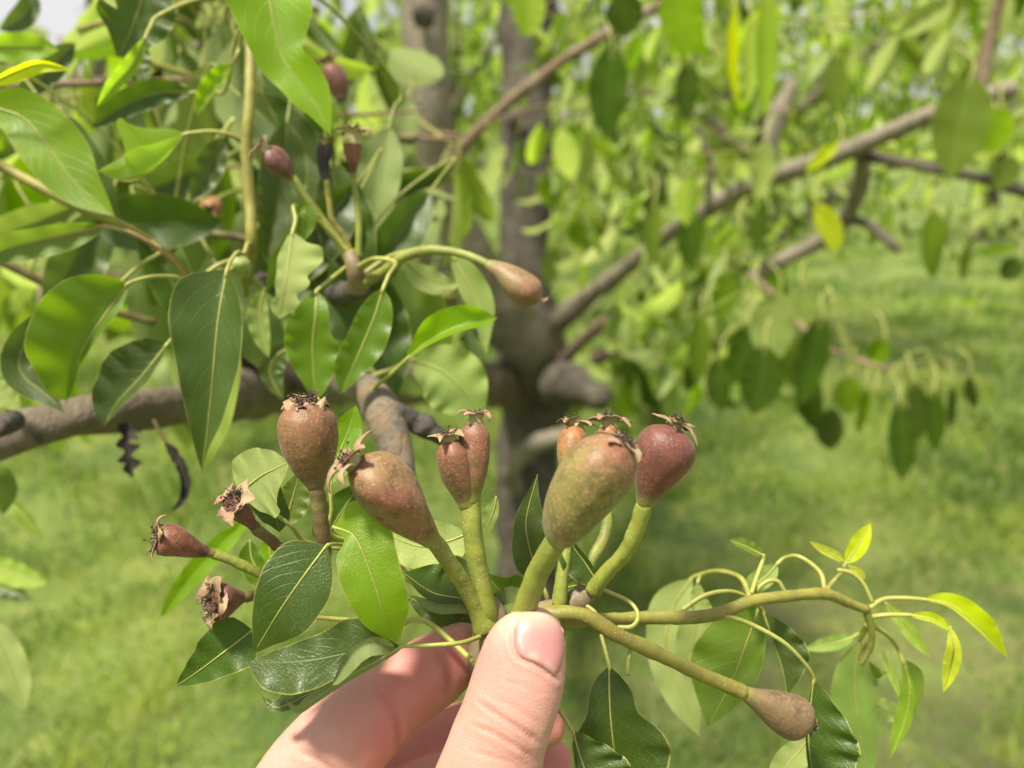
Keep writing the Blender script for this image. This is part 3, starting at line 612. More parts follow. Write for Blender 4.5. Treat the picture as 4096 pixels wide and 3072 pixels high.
NL([(515, 1133), (415, 1265, -2), (320, 1420, -2), (268, 1605, 2)], .255, [10, 45, 40, 35, 25, 0], [60, 190, 225, 210, 140, 40], [30, 40, 60], 12, 'mid', pet=[(770, 1128, 25), (700, 1108, 14), (600, 1108, 4)], cup=.25)
NL([(470, 1140, 6), (330, 1200), (130, 1330), (80, 1480), (200, 1590), (260, 1655)], .275, [60, 90, 60, 60, 50, 0], [40, 50, 50, 70, 60, 0], 10, 12, 'dark', pet=[(640, 1010, 20), (560, 1060, 8)])
NL([(668, 1378), (570, 1500), (470, 1610), (415, 1705)], .25, [30, 50, 60, 45, 30, 0], [60, 120, 150, 130, 90, 20], [60, 50, 40], -5, 'dark', pet=[(720, 1300, 25), (700, 1340, 10)], cup=.3)
NL([(1265, 1165), (1262, 1260, -2), (1250, 1400), (1262, 1600)], .262, [15, 50, 60, 105, 110, 70, 20], [20, 70, 115, 115, 90, 50, 10], 14, 10, 'mid', pet=[(1440, 1020, 20), (1330, 1110, 8)], wave=.1)
NL([(1532, 1155), (1500, 1260), (1450, 1380), (1362, 1578)], .252, [20, 65, 85, 90, 72, 40, 0], [20, 60, 75, 75, 80, 65, 0], 14, 14, 'mid', pet=[(1580, 1050, 8), (1555, 1100, 3)])
NL([(1628, 1436), (1730, 1355, -3), (1850, 1300, -5), (1993, 1272, -2)], .25, [10, 50, 85, 88, 60, 0], [10, 30, 50, 62, 60, 0], 5, 55, 'lime', pet=[(1490, 1560, 10), (1570, 1490, 4)], cup=.5)
NL([(1815, 1030), (1870, 1130), (1925, 1250), (1945, 1420)], .29, [30, 65, 75, 60, 30, 0], [20, 40, 50, 50, 25, 0], 15, 10, 'mid', True, pet=[(1700, 1000), (1770, 1005)])
NL([(1650, 1440), (1760, 1480), (1850, 1560), (1930, 1680)], .30, [30, 90, 130, 125, 75, 0], [40, 100, 140, 140, 90, 0], 5, 8, 'mid', True, pet=[(1560, 1480), (1600, 1460)])
NL([(1620, 1050), (1700, 1110), (1780, 1140), (1840, 1130)], .30, 50, 60, 10, 20, 'pale', True)
NL([(1060, 1150), (1040, 1240), (1050, 1330), (1075, 1430)], .28, 35, 55, 10, 15, 'mid', True)
NL([(1180, 1380), (1110, 1420), (1080, 1490), (1130, 1600)], .30, 55, 45, 10, 15, 'dark')
NL([(1320, 1935, 0), (1350, 1830, 4), (1395, 1720, 6), (1425, 1618, 6)], .205, [20, 40, 50, 60, 60, 45, 0], [20, 60, 75, 75, 60, 40, 0], 10, 10, 'lime', pet=[(1332, 2140, 2), (1326, 2040)], wave=.1)
NL([(960, 1970), (1035, 1910), (1090, 1880), (1162, 1846)], .19, [40, 110, 120, 105, 70, 0], [80, 165, 150, 90, 50, 0], -8, 8, 'pale', True, cup=.1, mid=True)
NL([(1010, 1990), (1060, 2030), (1100, 2070), (1120, 2130)], .194, [20, 100, 95, 70, 50, 0], [20, 40, 50, 50, 30, 0], 8, 8, 'dark', pet=[(1245, 2175, 4), (1160, 2100, -2), (1080, 2040, -3)])
NL([(1140, 2100), (1160, 2030), (1180, 1960), (1200, 1890)], .21, 60, 70, 8, 8, 'mid')
NL([(1300, 2200, 3), (1330, 2110), (1390, 2010), (1450, 1930)], .215, 80, 75, 10, 10, 'dark')
NL([(1000, 2160), (1010, 2240), (1060, 2320), (1100, 2380)], .225, 40, 60, 10, 10, 'mid')
NL([(1090, 2140), (1080, 2210), (1110, 2280), (1150, 2330)], .23, 40, 45, 10, 10, 'lime')
NL([(985, 2080), (860, 2200), (760, 2310), (645, 2470)], .27, [20, 42, 48, 42, 30, 10], [20, 40, 46, 44, 36, 10], 15, 15, 'lime', False, mid=False)
# left edge, low
for s, d, A, B, kd, fl in [([(-60, 1480), (-10, 1560), (60, 1620), (80, 1640)], .30, 60, 60, 'mid', True), ([(-60, 1850), (-10, 1900), (20, 1960), (10, 2060)], .33, 50, 45, 'mid', False),
                           ([(-50, 1990), (60, 2030), (130, 2110), (180, 2170)], .4, 26, 30, 'lime', False), ([(-60, 2240), (30, 2290), (130, 2320), (190, 2330)], .4, 55, 50, 'lime', True),
                           ([(-40, 2330), (0, 2350), (60, 2370), (120, 2400)], .42, 40, 40, 'dark', False), ([(-60, 2480), (0, 2580), (60, 2720), (100, 2840)], .33, 70, 75, 'pale', True)]:
    NL(s, d, A, B, 12, 12, kd, fl, pet=[(s[0][0]-120, s[0][1]-60), (s[0][0]-50, s[0][1]-20)])
for u, v, d in [(330, 690, .34), (640, 900, .36), (700, 720, .4), (1110, 760, .33), (1240, 960, .33), (1330, 1180, .33), (1500, 760, .36), (1560, 980, .35), (1220, 450, .36), (1150, 560, .35), (1390, 930, .33), (1520, 1320, .34), (120, 900, .38), (300, 1050, .36), (1000, 1290, .36), (700, 1130, .36), (230, 1010, .40), (1700, 1280, .36), (1290, 1060, .34), (1600, 540, .6), (560, 560, .45), (1050, 250, .5)]:
    a = rng.uniform(-2.4, -.6) if rng.random() < .75 else rng.uniform(0, 6.28); L = 62/d*FX/62*.055
    L = .058*FX/d*.9; du, dv = math.cos(a)*L, -math.sin(a)*L
    w = L*rng.uniform(.2, .27)
    NL([(u-du*.5, v-dv*.5), (u+rng.uniform(-15, 15), v+rng.uniform(-15, 15), rng.uniform(-6, 6)), (u+du*.5, v+dv*.5)], d, w, w*rng.uniform(.8, 1.1), rng.uniform(5, 40), rng.uniform(5, 40), rng.choice(['dark', 'dark', 'mid']), rng.random() < .12, pet=[(u-du*.8, v-dv*.8-10, 10), (u-du*.66, v-dv*.66, 4)], wave=.1, pr=6, petm=ST_G, att=.12)  # mostly dark leaf colour, standing in for shade in the canopy gaps

# dead scraps under the left limb
dl = thing('dead_leaf', P(510, 1730, .33), 'ragged black scrap of dead leaf hanging under the thick left branch', 'dead leaf', None)
mb = MB(); C = spl(PP([(512, 1690), (500, 1770), (520, 1850), (525, 1910)], .33), 20)
q = .33/FX
blade(mb, C, np.array([18, 60, 70, 34, 60, 64, 20, 16, 40, 70, 60, 20, 12, 30, 50, 44, 20, 8, 14, 4])*q, np.array([10, 50, 40, 44, 20, 12, 30, 46, 40, 14, 10, 30, 56, 50, 20, 34, 40, 26, 10, 4])*q, 20, 25, nrm(C-CAM), cup=.5, wave=.15, ns=4, seed=3)
obj('blade', mb, DEAD, dl)
dl = thing('dead_leaf', P(625, 1690, .33), 'long black shrivelled leaf curled like a hook under the thick left branch', 'dead leaf', None)
mb = MB(); C = spl(PP([(660, 1770), (712, 1850), (738, 1930), (725, 2000), (688, 2040)], .33), 22)
blade(mb, C, np.array([4, 14, 22, 28, 30, 24, 30, 36, 30, 34, 28, 30, 34, 30, 26, 28, 24, 22, 18, 16, 10, 3])*.33/FX*1.2, np.array([4, 10, 14, 20, 16, 22, 20, 12, 24, 20, 16, 22, 18, 20, 16, 18, 14, 12, 12, 8, 6, 3])*.33/FX*1.3, 25, 30, nrm(C-CAM), cup=.8, wave=.3, ns=4, seed=5)
obj('blade', mb, DEAD, dl); mb = MB(); tube(mb, PP([(615, 1680), (640, 1730), (665, 1775)], .33), .0007, seg=6); obj('leaf_stalk', mb, ST_B, dl)

# ------------------------------------------------------------------ fruitlets
PEARP = [(0, .26), (.12, .42), (.28, .68), (.45, .90), (.62, 1.0), (.76, .97), (.88, .80), (.96, .55), (1, .30)]
FUNNEL = [(0, .22), (.2, .38), (.4, .6), (.6, .82), (.78, .98), (.9, 1.0), (1, .85)]
FULL = [(0, .30), (.07, .45), (.16, .62), (.3, .80), (.5, .95), (.66, 1.0), (.8, .96), (.91, .76), (1, .46)]
SLIM = [(0, .42), (.15, .6), (.35, .85), (.55, 1.0), (.78, 1.0), (.9, .82), (1, .42)]
def lathe(mb, C, r, seg=28, seed=0, lump=.035):
    T, S, B = frames(C); th = np.linspace(0, 2*math.pi, seg, endpoint=False); g = np.random.default_rng(seed)
    t = np.linspace(0, 1, len(C)); rr = r[:, None]*np.ones(seg)
    for h in (1, 2, 3):
        rr = rr*(1+lump*g.normal()*np.sin(h*th[None]+g.random()*6.28+t[:, None]*4*g.random()))
    G = C[:, None]+rr[..., None]*(np.cos(th)[None, :, None]*S[:, None]+np.sin(th)[None, :, None]*B[:, None])
    G = np.concatenate([np.repeat(C[:1, None], seg, 1), G, np.repeat(C[-1:, None], seg, 1)], 0); t = np.r_[0, t, 1]
    mb.grid(G, np.stack(np.broadcast_arrays(t[:, None], th[None]/6.2832), -1), 0, wrap=True)
def calyx(parent, c, ax, R, rng_, sepR=1.0, opening=75, curl=90, nst=18, neck=.4, mat=None, five=5, rot=None, wide=.36, dish=.42):
    """withered flower end: neck, five sepals, dry stamens"""
    ax = nrm(ax); a = np.array([0, 0, 1.0]) if abs(ax[2]) < .9 else np.array([1.0, 0, 0])
    s = nrm(np.cross(ax, a)); b = np.cross(ax, s); mat = mat or SEP
    rc = R*dish; mb = MB()
    tube(mb, [c-ax*R*.25, c+ax*R*neck*.5, c+ax*R*neck, c+ax*R*(neck+.06)], [rc*1.02, rc*.82, rc*1.0, rc*1.08], n=8, seg=18, cap=False, bump=.06, seed=3)
    o = obj('calyx', mb, SEPG, parent)
    top = c+ax*R*neck
    mb = MB(); th = np.linspace(0, 2*math.pi, 16, endpoint=False)
    rs = np.array([1.02, .7, .4, .02])*rc; hh = np.array([.04, -.12, -.16, -.1])*R
    G = top+hh[:, None, None]*ax+rs[:, None, None]*(np.cos(th)[None, :, None]*s+np.sin(th)[None, :, None]*b); mb.grid(G, np.zeros((4, 16, 2)), 0, wrap=True); obj('dish', mb, DISH, o)
    r0 = rng_.uniform(0, 6.28) if rot is None else rot
    for i in range(five):
        an = r0+i*2*math.pi/5+rng_.uniform(-.16, .16); rad = math.cos(an)*s+math.sin(an)*b; tn = -math.sin(an)*s+math.cos(an)*b
        L = R*sepR*rng_.uniform(.8, 1.2); op = math.radians(opening*rng_.uniform(.8, 1.15)); cu = math.radians(curl*rng_.uniform(.6, 1.5))
        n = 9; p = top+rad*rc*.85; C = [p]; 
        for j in range(n-1):
            q = op+cu*(j/(n-1))**1.3; p = p+(ax*math.cos(q)+rad*math.sin(q))*L/(n-1); C.append(p)
        C = np.array(C); t = np.linspace(0, 1, n); w = R*wide*np.interp(t, [0, .2, .6, .9, 1], [1.25, 1.1, .62, .28, .10])
        tw = rng_.uniform(-.5, .5); T = nrm(np.gradient(C, axis=0)); up = nrm(np.cross(T, tn)); sg = np.linspace(-1, 1, 5)
        ang = tw*t; sd = tn*np.cos(ang)[:, None]+up*np.sin(ang)[:, None]; un = nrm(np.cross(sd, T))
        G1 = C[:, None]+sd[:, None]*(w[:, None]*sg)[..., None]+un[:, None]*(w[:, None]*.35*(sg**2)+R*.03*np.sin(7*t+i)[:, None])[..., None]*(1 if i % 2 else -1)
        th_ = un*R*.016; G1 = G1+sd[:, None]*(w[:, None]*.18*NR.normal(0, 1, (n, 1)))[..., None]
        mb = MB(); mb.grid(np.concatenate([G1+th_[:, None], (G1-th_[:, None])[:, ::-1]], 1), np.zeros((n, 10, 2)), 0, wrap=True); obj('sepal', mb, mat if rng_.random() < .7 else SEPP, o)
    if nst:
        mb = MB()
        for i in range(nst):
            an = rng_.uniform(0, 6.28); rad = math.cos(an)*s+math.sin(an)*b; q = rc*rng_.uniform(.35, .95); L = R*rng_.uniform(.25, .7); sp_ = rng_.uniform(-.5, .9)
            p0 = top+rad*q-ax*R*.05; p1 = p0+ax*L*.6+rad*L*.3*sp_; p2 = p1+ax*L*rng_.uniform(-.25, .45)+rad*L*.6*sp_+s*L*rng_.uniform(-.3, .3)+b*L*rng_.uniform(-.3, .3)
            tube(mb, [p0, p1, p2], [.00011, .00008, .00005], n=6, seg=4, cap=False)
            if rng_.random() < .35: tube(mb, [p2, p2+nrm(p2-p1)*.0004], [.00022, .00022], n=3, seg=5)
        so_ = obj('stamen_tuft', mb, STAM, o)
    return o
frng = random.Random(5)
def fruit(label, axis, hw, mat, stalk, sr, prof=PEARP, cal=None, stm=None, group=None, lump=.05, name='pear_fruitlet', cat='fruit', extra=None):
    """axis: (u,v,d) stalk end -> calyx end; hw: half width px; stalk: (u,v,d) list from far end to fruit"""
    W = PP(axis); base = PP(stalk)[0] if stalk else W[0]
    o = thing(name, base, label, cat, group)
    def body(ax, hw_, cal_, seed):
        Wn = PP(ax); C = spl(Wn, 30); d = np.interp(np.linspace(0, 1, 30), np.linspace(0, 1, len(ax)), [p[2] for p in ax])
        pr = spl(np.array(prof), 60); r = np.interp(np.linspace(0, 1, 30), pr[:, 0], pr[:, 1])*hw_*d/FX
        if stalk: r[:9] = np.maximum(r[:9], (sr[-1]*.985)*d[:9]/FX); r[0] *= .72; r[1] *= .92
        mb = MB(); lathe(mb, C, r, 32, seed, lump); bo = obj('fruit_body', mb, FR[mat], o)
        if cal_:
            kw = dict(cal_); axd = C[-1]-C[-4]; 
            if 'dir' in kw: dv = kw.pop('dir'); axd = nrm(axd)*(1-dv[3])+nrm(RGT*dv[0]+UPV*dv[1]-FWD*dv[2])*dv[3]
            R = kw.pop('R')*d[-1]/FX; calyx(o, C[-1]-nrm(axd)*R*.05, axd, R, frng, **kw)
    body(axis, hw, cal, int(hw*7+axis[0][0]))
    if extra: body(extra[0], extra[1], extra[2], 77)
    if stalk:
        S_ = stalk+[axis[0], tuple(np.array(axis[0])*.8+np.array(axis[1])*.2)]; srs = list(sr)+[sr[-1]*1.0, sr[-1]*.9] if hasattr(sr, '__len__') else [sr]*len(S_)
        stem(o, S_, srs, stm or ST_G, 'stalk', seg=14, bump=.075, seed=int(axis[0][1]))
    return o
fruit('round russet brown pear fruitlet standing upright on a brown stalk', [(1266, 1965, .186), (1246, 1830, .186), (1222, 1612, .184)], 119, 'round', [(1300, 2260, .19), (1292, 2150, .188), (1280, 2060, .187)], [30, 31, 31], [(0, .27), (.1, .36), (.22, .58), (.38, .82), (.55, .96), (.7, 1.0), (.83, .95), (.93, .76), (1, .5)], dict(R=90, opening=96, curl=75, neck=.12, nst=34, dish=.56, sepR=.75, wide=.5, dir=(0, .75, .65, .35), mat=SEPP), ST_B)
fruit('rosy olive pear fruitlet leaning over with its long curled sepals', [(1748, 2180, .172), (1660, 2080, .169), (1540, 1950, .165), (1420, 1862, .163)], 118, 'lean', [(1945, 2515, .181), (1915, 2450, .180), (1850, 2330, .177), (1795, 2250, .174)], [52, 40, 36, 34], [(0, .26), (.12, .38), (.28, .62), (.45, .86), (.62, 1.0), (.76, 1.0), (.88, .86), (.96, .60), (1, .42)], dict(R=108, opening=62, curl=85, neck=.35, nst=26, sepR=1.05, dish=.42, mat=SEPP))
fruit('copper coloured twin pear fruitlet, two fused bodies with two calyxes', [(1884, 2020, .178), (1893, 1900, .177), (1898, 1780, .177), (1902, 1684, .177)], 62, 'twin', [(1965, 2500, .182), (1938, 2390, .180), (1908, 2250, .179), (1888, 2110, .178)], [44, 42, 40, 38], SLIM, dict(R=62, opening=70, curl=100, neck=.5, nst=20, dish=.55), extra=([(1876, 2035, .178), (1842, 1930, .177), (1815, 1850, .176), (1799, 1760, .175)], 67, dict(R=62, opening=75, curl=80, neck=.4, nst=18, dish=.5, mat=SEPP)))
fruit('large blurred olive green pear fruitlet rising right above the thumb', [(2222, 2170, .158), (2290, 2040, .154), (2380, 1900, .151), (2492, 1775, .150)], 146, 'green', [(2080, 2475, .171), (2110, 2400, .168), (2150, 2300, .164), (2190, 2220, .160)], [44, 44, 46, 46], FULL, dict(R=88, opening=85, curl=60, neck=.15, nst=20, dish=.5, dir=(.25, .9, .3, .5), mat=SEPP), lump=.03)
fruit('small orange pear fruitlet with frilled calyx, half hidden behind the olive one', [(2268, 1935, .188), (2282, 1830, .19), (2306, 1702, .192)], 62, 'orange', [(2238, 2420, .185), (2246, 2330, .185), (2262, 2210, .186), (2270, 2060, .187)], [30, 28, 26, 24], PEARP, dict(R=66, opening=80, curl=75, neck=.22, nst=14, dish=.55), lump=.02)
fruit('little orange-brown pear fruitlet whose spread calyx shows above the olive one', [(2420, 1900, .20), (2430, 1800, .202), (2438, 1690, .203)], 48, 'orange', [(2330, 2350, .192), (2360, 2250, .194), (2420, 2140, .197), (2425, 2000, .199)], [26, 24, 24, 22], SLIM, dict(R=74, opening=84, curl=55, neck=.22, nst=26, dish=.5, mat=SEPP))
fruit('crimson pear fruitlet on a curved green stalk with star-shaped straw calyx', [(2573, 2030, .176), (2606, 1930, .175), (2660, 1800, .174), (2700, 1712, .174)], 122, 'red', [(2370, 2365, .186), (2410, 2310, .184), (2490, 2220, .180), (2545, 2120, .178)], [34, 33, 32, 33], [(0, .26), (.15, .38), (.32, .60), (.5, .85), (.66, 1.0), (.8, .98), (.91, .78), (.97, .5), (1, .28)], dict(R=80, opening=82, curl=45, neck=.3, nst=24, dish=.34, dir=(.45, .85, .3, .6), sepR=1.15, wide=.27), lump=.02)
fruit('dull red pear fruitlet lying sideways with bristly calyx and flared pink sepals', [(862, 2216, .185), (780, 2196, .183), (700, 2165, .181), (640, 2152, .180)], 66, 'dull', [(1130, 2330, .19), (1030, 2290, .188), (940, 2246, .186)], [22, 22, 21], FUNNEL, dict(R=74, opening=70, curl=70, neck=.12, nst=34, dish=.62, dir=(-.8, .1, .5, .5), mat=SEPP))
fruit('small dark fruitlet showing its open star-shaped straw calyx beside a pale leaf', [(1028, 2118, .182), (985, 2070, .180), (935, 2005, .177)], 52, 'wine', [(1180, 2260, .19), (1120, 2195, .187), (1070, 2150, .184)], [22, 23, 23], FUNNEL, dict(R=76, opening=84, curl=40, neck=.1, nst=30, dish=.62, dir=(-.4, .45, .8, .75), wide=.6, sepR=.85), ST_B)
fruit('wine red fruitlet with gaping straw calyx below the sideways red one', [(985, 2386, .182), (930, 2396, .180), (855, 2406, .177)], 78, 'wine', [(1060, 2372, .19), (1020, 2380, .186)], [20, 22], FUNNEL, dict(R=84, opening=80, curl=35, neck=.1, nst=30, dish=.62, dir=(-.6, .12, .8, .75), wide=.58, sepR=.85), ST_B)
fruit('slender brown pear fruitlet hanging from a long olive stalk beside a dark leaf', [(2968, 2768, .19), (3060, 2812, .191), (3150, 2858, .192), (3232, 2902, .193)], 84, 'dusk', [(2120, 2490, .184), (2200, 2458, .182), (2330, 2460, .182), (2470, 2540, .183), (2600, 2600, .185), (2780, 2685, .187)], [36, 34, 32, 31, 30, 29], [(0, .30), (.15, .44), (.3, .62), (.5, .86), (.7, 1.0), (.85, .98), (.95, .7), (1, .35)], dict(R=34, opening=50, curl=60, neck=.4, nst=8, dish=.5), ST_O)
fruit('dark red fruitlet with frilled pale calyx on a slanting stalk by the upright shoot', [(1175, 718, .268), (1120, 660, .266), (1055, 602, .264)], 50, 'wine', [(1400, 1050, .278), (1350, 960, .275), (1280, 870, .272), (1220, 785, .270)], [19, 19, 18, 17], PEARP, dict(R=48, opening=60, curl=70, neck=.5, nst=14, dish=.6))
fruit('shrivelled black fruitlet between two red ones, withered on its stalk', [(1308, 735, .275), (1292, 660, .275), (1290, 610, .275), (1300, 572, .275)], 30, 'black', [(1400, 1010, .28), (1375, 950, .279), (1330, 880, .277), (1316, 800, .276)], [16, 14, 13, 12], [(0, .4), (.3, .6), (.5, .7), (.8, 1.0), (1, .8)], dict(R=34, opening=50, curl=30, neck=.3, nst=10, dish=.6), ST_O, lump=.16)
fruit('funnel-shaped fruitlet, red below and green above, with wide straw calyx', [(1413, 718, .275), (1412, 650, .274), (1411, 560, .273)], 38, 'dull', [(1432, 1030, .278), (1436, 900, .277), (1425, 800, .276)], [14, 13, 12], FUNNEL, dict(R=56, opening=70, curl=90, neck=.75, nst=20, dish=.72))
fruit('green and rose pear fruitlet nodding at the end of an arched stalk', [(1940, 1052, .262), (2010, 1090, .261), (2085, 1150, .260), (2158, 1198, .260)], 68, 'pear', [(1440, 1140, .278), (1530, 1090, .273), (1610, 1030, .270), (1700, 1003, .267), (1790, 1004, .265), (1870, 1022, .264)], [24, 22, 23, 22, 18, 17], [(0, .24), (.15, .42), (.35, .68), (.55, .92), (.72, 1.0), (.86, .92), (.95, .62), (1, .3)], dict(R=26, opening=40, curl=80, neck=.6, nst=8, dish=.5))
fruit('blurred brown fruitlet lying among leaves at the left', [(650, 805, .40), (600, 820, .40), (510, 850, .40)], 58, 'round', [(800, 920, .39), (750, 850, .395), (700, 805, .40)], [10, 9, 9], PEARP, dict(R=40, opening=60, curl=50, neck=.2, nst=6))
fruit('small blurred brown fruitlet pointing at the camera beside the upright shoot', [(865, 800, .43), (850, 820, .425), (835, 842, .415)], 42, 'orange', [(960, 760, .46), (900, 780, .44)], [9, 9], SLIM, dict(R=32, opening=60, curl=50, neck=.2, nst=6))
fruit('blurred pinkish brown fruitlet tucked behind the large top leaf', [(1368, 410, .40), (1350, 340, .40), (1318, 258, .40)], 46, 'wine', [(1385, 600, .41), (1378, 500, .405)], [10, 9], SLIM, dict(R=42, opening=60, curl=50, neck=.3, nst=10))
fruit('round green immature fruitlet at the foot of the upright shoot', [(975, 1110, .29), (965, 1065, .288), (958, 1020, .286)], 46, 'bud', [(985, 1180, .30), (980, 1140, .295)], [12, 12], FULL, dict(R=22, opening=40, curl=40, neck=.2, nst=0), lump=.08)

# ------------------------------------------------------------------ the spur between the fingers
spur = thing('fruit_spur', P(1925, 2690, .183), 'knobbly fruiting spur with glossy leaves, pinched between thumb and forefinger', 'twig')
stem(spur, [(1985, 2860, .186), (1940, 2740, .184), (1915, 2640, .182), (1945, 2540, .182), (1972, 2470, .183), (1950, 2400, .184)], [36, 36, 40, 56, 60, 40], ST_W, 'spur_stem', seg=16, bump=.10, seed=6)
stem(spur, [(1965, 2520, .186), (2060, 2480, .188), (2180, 2450, .188), (2290, 2420, .188), (2370, 2345, .188)], [44, 46, 48, 50, 36], ST_W, 'spur_stem', seg=14, bump=.12, seed=7)
SL = lambda *a, **k: leaf(spur, *a, **k)
SL([(1308, 2180), (1225, 2290, -2), (1120, 2440, -3), (1012, 2618)], .172, [15, 80, 125, 140, 140, 125, 90, 40, 0], [15, 120, 150, 150, 130, 105, 75, 35, 0], 10, 4, 'dark', pet=[(1850, 2480, 18), (1600, 2300, 22), (1400, 2190, 10)], cup=-.15, wave=.05, N=60, ns=9)
SL([(1332, 2108, 3), (1420, 2150), (1492, 2320, -2), (1535, 2455, -1), (1590, 2575, 3)], .166, [40, 130, 140, 125, 118, 112, 100, 60, 0], [20, 30, 95, 118, 122, 110, 85, 45, 0], 12, 6, 'lime', pet=[(1800, 2500, 30), (1650, 2300, 34), (1450, 2120, 25)], cup=-.25, wave=.04, N=60, ns=9)
SL([(1010, 2520), (900, 2605, -1), (800, 2680), (704, 2745, 2)], .181, [60, 110, 95, 75, 55, 30, 0], [70, 120, 110, 88, 60, 35, 0], 6, 10, 'dark', pet=[(1400, 2480, 14), (1180, 2470, 8)], wave=.12, N=50, serr=.05)
# the big curled leaf below
SL([(1612, 2585, 3), (1440, 2660, 2), (1280, 2750, 2), (1110, 2830, 3), (1040, 2780, 4)], .172, [5, 20, 30, 40, 30, 20, 0], [10, 90, 130, 130, 110, 80, 40, 0], 10, -10, 'dark', cup=-.2, wave=.06, N=56, ns=8)
SL([(1614, 2585, 0), (1497, 2648, -1), (1397, 2702, -1), (1262, 2792, -1), (1190, 2838, 0), (1140, 2800, 2)], .1715, [8, 16, 20, 20, 20, 20, 16, 0], [8, 18, 22, 24, 26, 30, 24, 0], -15, -25, 'dark', True, pet=[(1925, 2545, 8), (1850, 2570, 2), (1740, 2580, 0)], cup=-.2, wave=.06, N=56, ns=5)
SL([(1570, 2585, 0), (1420, 2605, -3), (1220, 2640, -4), (985, 2650, -2)], .171, [10, 26, 62, 92, 118, 125, 95, 20], [20, 110, 130, 100, 80, 60, 30, 0], [-25, 0, 5], [10, -5, -15], 'dark', cup=.25, wave=.14, N=56, ns=9, mid=False)
SL([(1575, 2590, -2), (1500, 2575, -7), (1420, 2610, -8), (1330, 2740, -7)], .171, [8, 42, 55, 55, 40, 12], [8, 25, 30, 28, 20, 5], 30, 25, 'dark', True, wave=.06, mid=False)
SL([(1880, 2130), (1790, 2165), (1680, 2185), (1525, 2130)], .19, [10, 90, 100, 95, 75, 0], [10, 70, 110, 110, 80, 0], 8, 6, 'pale', True, pet=[(1960, 2420, 6), (1930, 2250, 5)], N=44)
SL([(1985, 1985), (1975, 2040), (1950, 2100), (1925, 2150)], .192, [5, 20, 26, 22, 0], [5, 32, 36, 20, 0], 8, 6, 'mid', True)
SL([(1945, 2425), (1850, 2395), (1730, 2370), (1612, 2290)], .186, [10, 55, 50, 40, 28, 0], [10, 125, 165, 140, 95, 0], 30, 6, 'dark', pet=[(1985, 2450, 2)], N=44, cup=.1)
SL([(1940, 2470, 2), (1840, 2450), (1730, 2430), (1615, 2380)], .19, [10, 70, 85, 70, 40, 0], [10, 30, 36, 30, 20, 0], 5, 10, 'dark', N=40)
SL([(1930, 2440, -1), (1840, 2430, -2), (1740, 2425, -2), (1640, 2375, 0)], .185, [5, 28, 34, 26, 0], [3, 10, 12, 10, 0], 35, 10, 'dark', True, mid=False)
SL([(2150, 2420), (2080, 2390), (2010, 2370), (1935, 2290)], .192, [10, 40, 45, 40, 20, 0], [10, 60, 90, 80, 40, 0], 12, 8, 'mid', pet=[(2180, 2450)], N=36)
SL([(2130, 2440, -2), (2060, 2420, -3), (2000, 2425, -3), (1965, 2440)], .190, [5, 40, 45, 30, 0], [5, 60, 72, 40, 0], 20, 10, 'dark', True)
SL([(2120, 2500, -2), (2060, 2480, -3), (2010, 2490, -3), (1960, 2500)], .188, [5, 40, 45, 30, 0], [5, 60, 62, 40, 0], 20, 10, 'pale', True)
SL([(2160, 2320, 2), (2120, 2200), (2105, 2080), (2150, 1898)], .196, [10, 70, 75, 55, 40, 20, 0], [10, 50, 90, 100, 70, 30, 0], 8, 10, 'dark', pet=[(2200, 2450, 2), (2185, 2380)], N=40)
SL([(2408, 2356), (2340, 2250), (2290, 2180), (2260, 2090)], .186, [10, 60, 85, 90, 60, 0], [10, 36, 50, 45, 30, 0], [10, 20], 60, 'dark', pet=[(2470, 2510, -2), (2530, 2505, -3), (2552, 2460, -2), (2515, 2405, 0)], N=40)
SL([(2400, 2355, 2), (2330, 2340, 3), (2270, 2350, 4), (2230, 2370, 5)], .19, [5, 60, 70, 40, 0], [5, 15, 18, 10, 0], -10, 10, 'mid', N=30)
SL([(2436, 2660), (2438, 2790, -1), (2450, 2950), (2480, 3190, 3)], .18, [10, 90, 120, 220, 225, 170, 60], [10, 80, 100, 170, 170, 120, 40], 8, 10, 'dark', pet=[(2300, 2400, 8), (2380, 2450, 5), (2405, 2540, 2)], N=50, wave=.06)
SL([(2290, 2922), (2310, 2990), (2340, 3080), (2400, 3230)], .174, [10, 90, 150, 180, 160, 60], [5, 10, 18, 40, 40, 10], 8, 12, 'dark', pet=[(2180, 2760, 4), (2240, 2845, 1)], N=40)
tmb = MB(); tube(tmb, PP([(1890, 2645, .176), (1800, 2560, .178), (1720, 2495, .180), (1660, 2478, .182), (1600, 2500, .184)]), .0006, seg=8); obj('leaf_stalk', tmb, PET, spur)
tmb = MB(); tube(tmb, PP([(2510, 2700, .184), (2515, 2640, .184), (2525, 2590, .184)]), .00045, seg=7); obj('leaf_stalk', tmb, PET, spur)

# ------------------------------------------------------------------ leafy side shoot on the right
shoot = thing('leafy_shoot', P(2200, 2500, .19), 'thin olive side shoot with drooping leaves and yellow young tips', 'twig')
stem(shoot, [(2190, 2500, .19), (2300, 2485, .192), (2540, 2472, .196), (2830, 2464, .20), (3005, 2405, .205), (3150, 2385, .21), (3300, 2376, .215), (3400, 2415, .22), (3470, 2440, .222)], [30, 27, 26, 28, 24, 24, 23, 20, 18], ST_O, 'stem', bump=.08)
stem(shoot, [(3465, 2438, .222), (3485, 2520, .224), (3482, 2590, .226), (3445, 2660, .228)], [17, 14, 12, 9], ST_G, 'stem')
HL = lambda *a, **k: leaf(shoot, *a, **k)
HL([(3254, 2712), (3240, 2850), (3235, 2980), (3260, 3180)], .205, [5, 105, 175, 195, 150, 40], [5, 20, 25, 30, 30, 10], 6, 60, 'dark', pet=[(2850, 2464, -4), (2960, 2480, -5), (3120, 2560, -4), (3215, 2650, -2)], N=40)
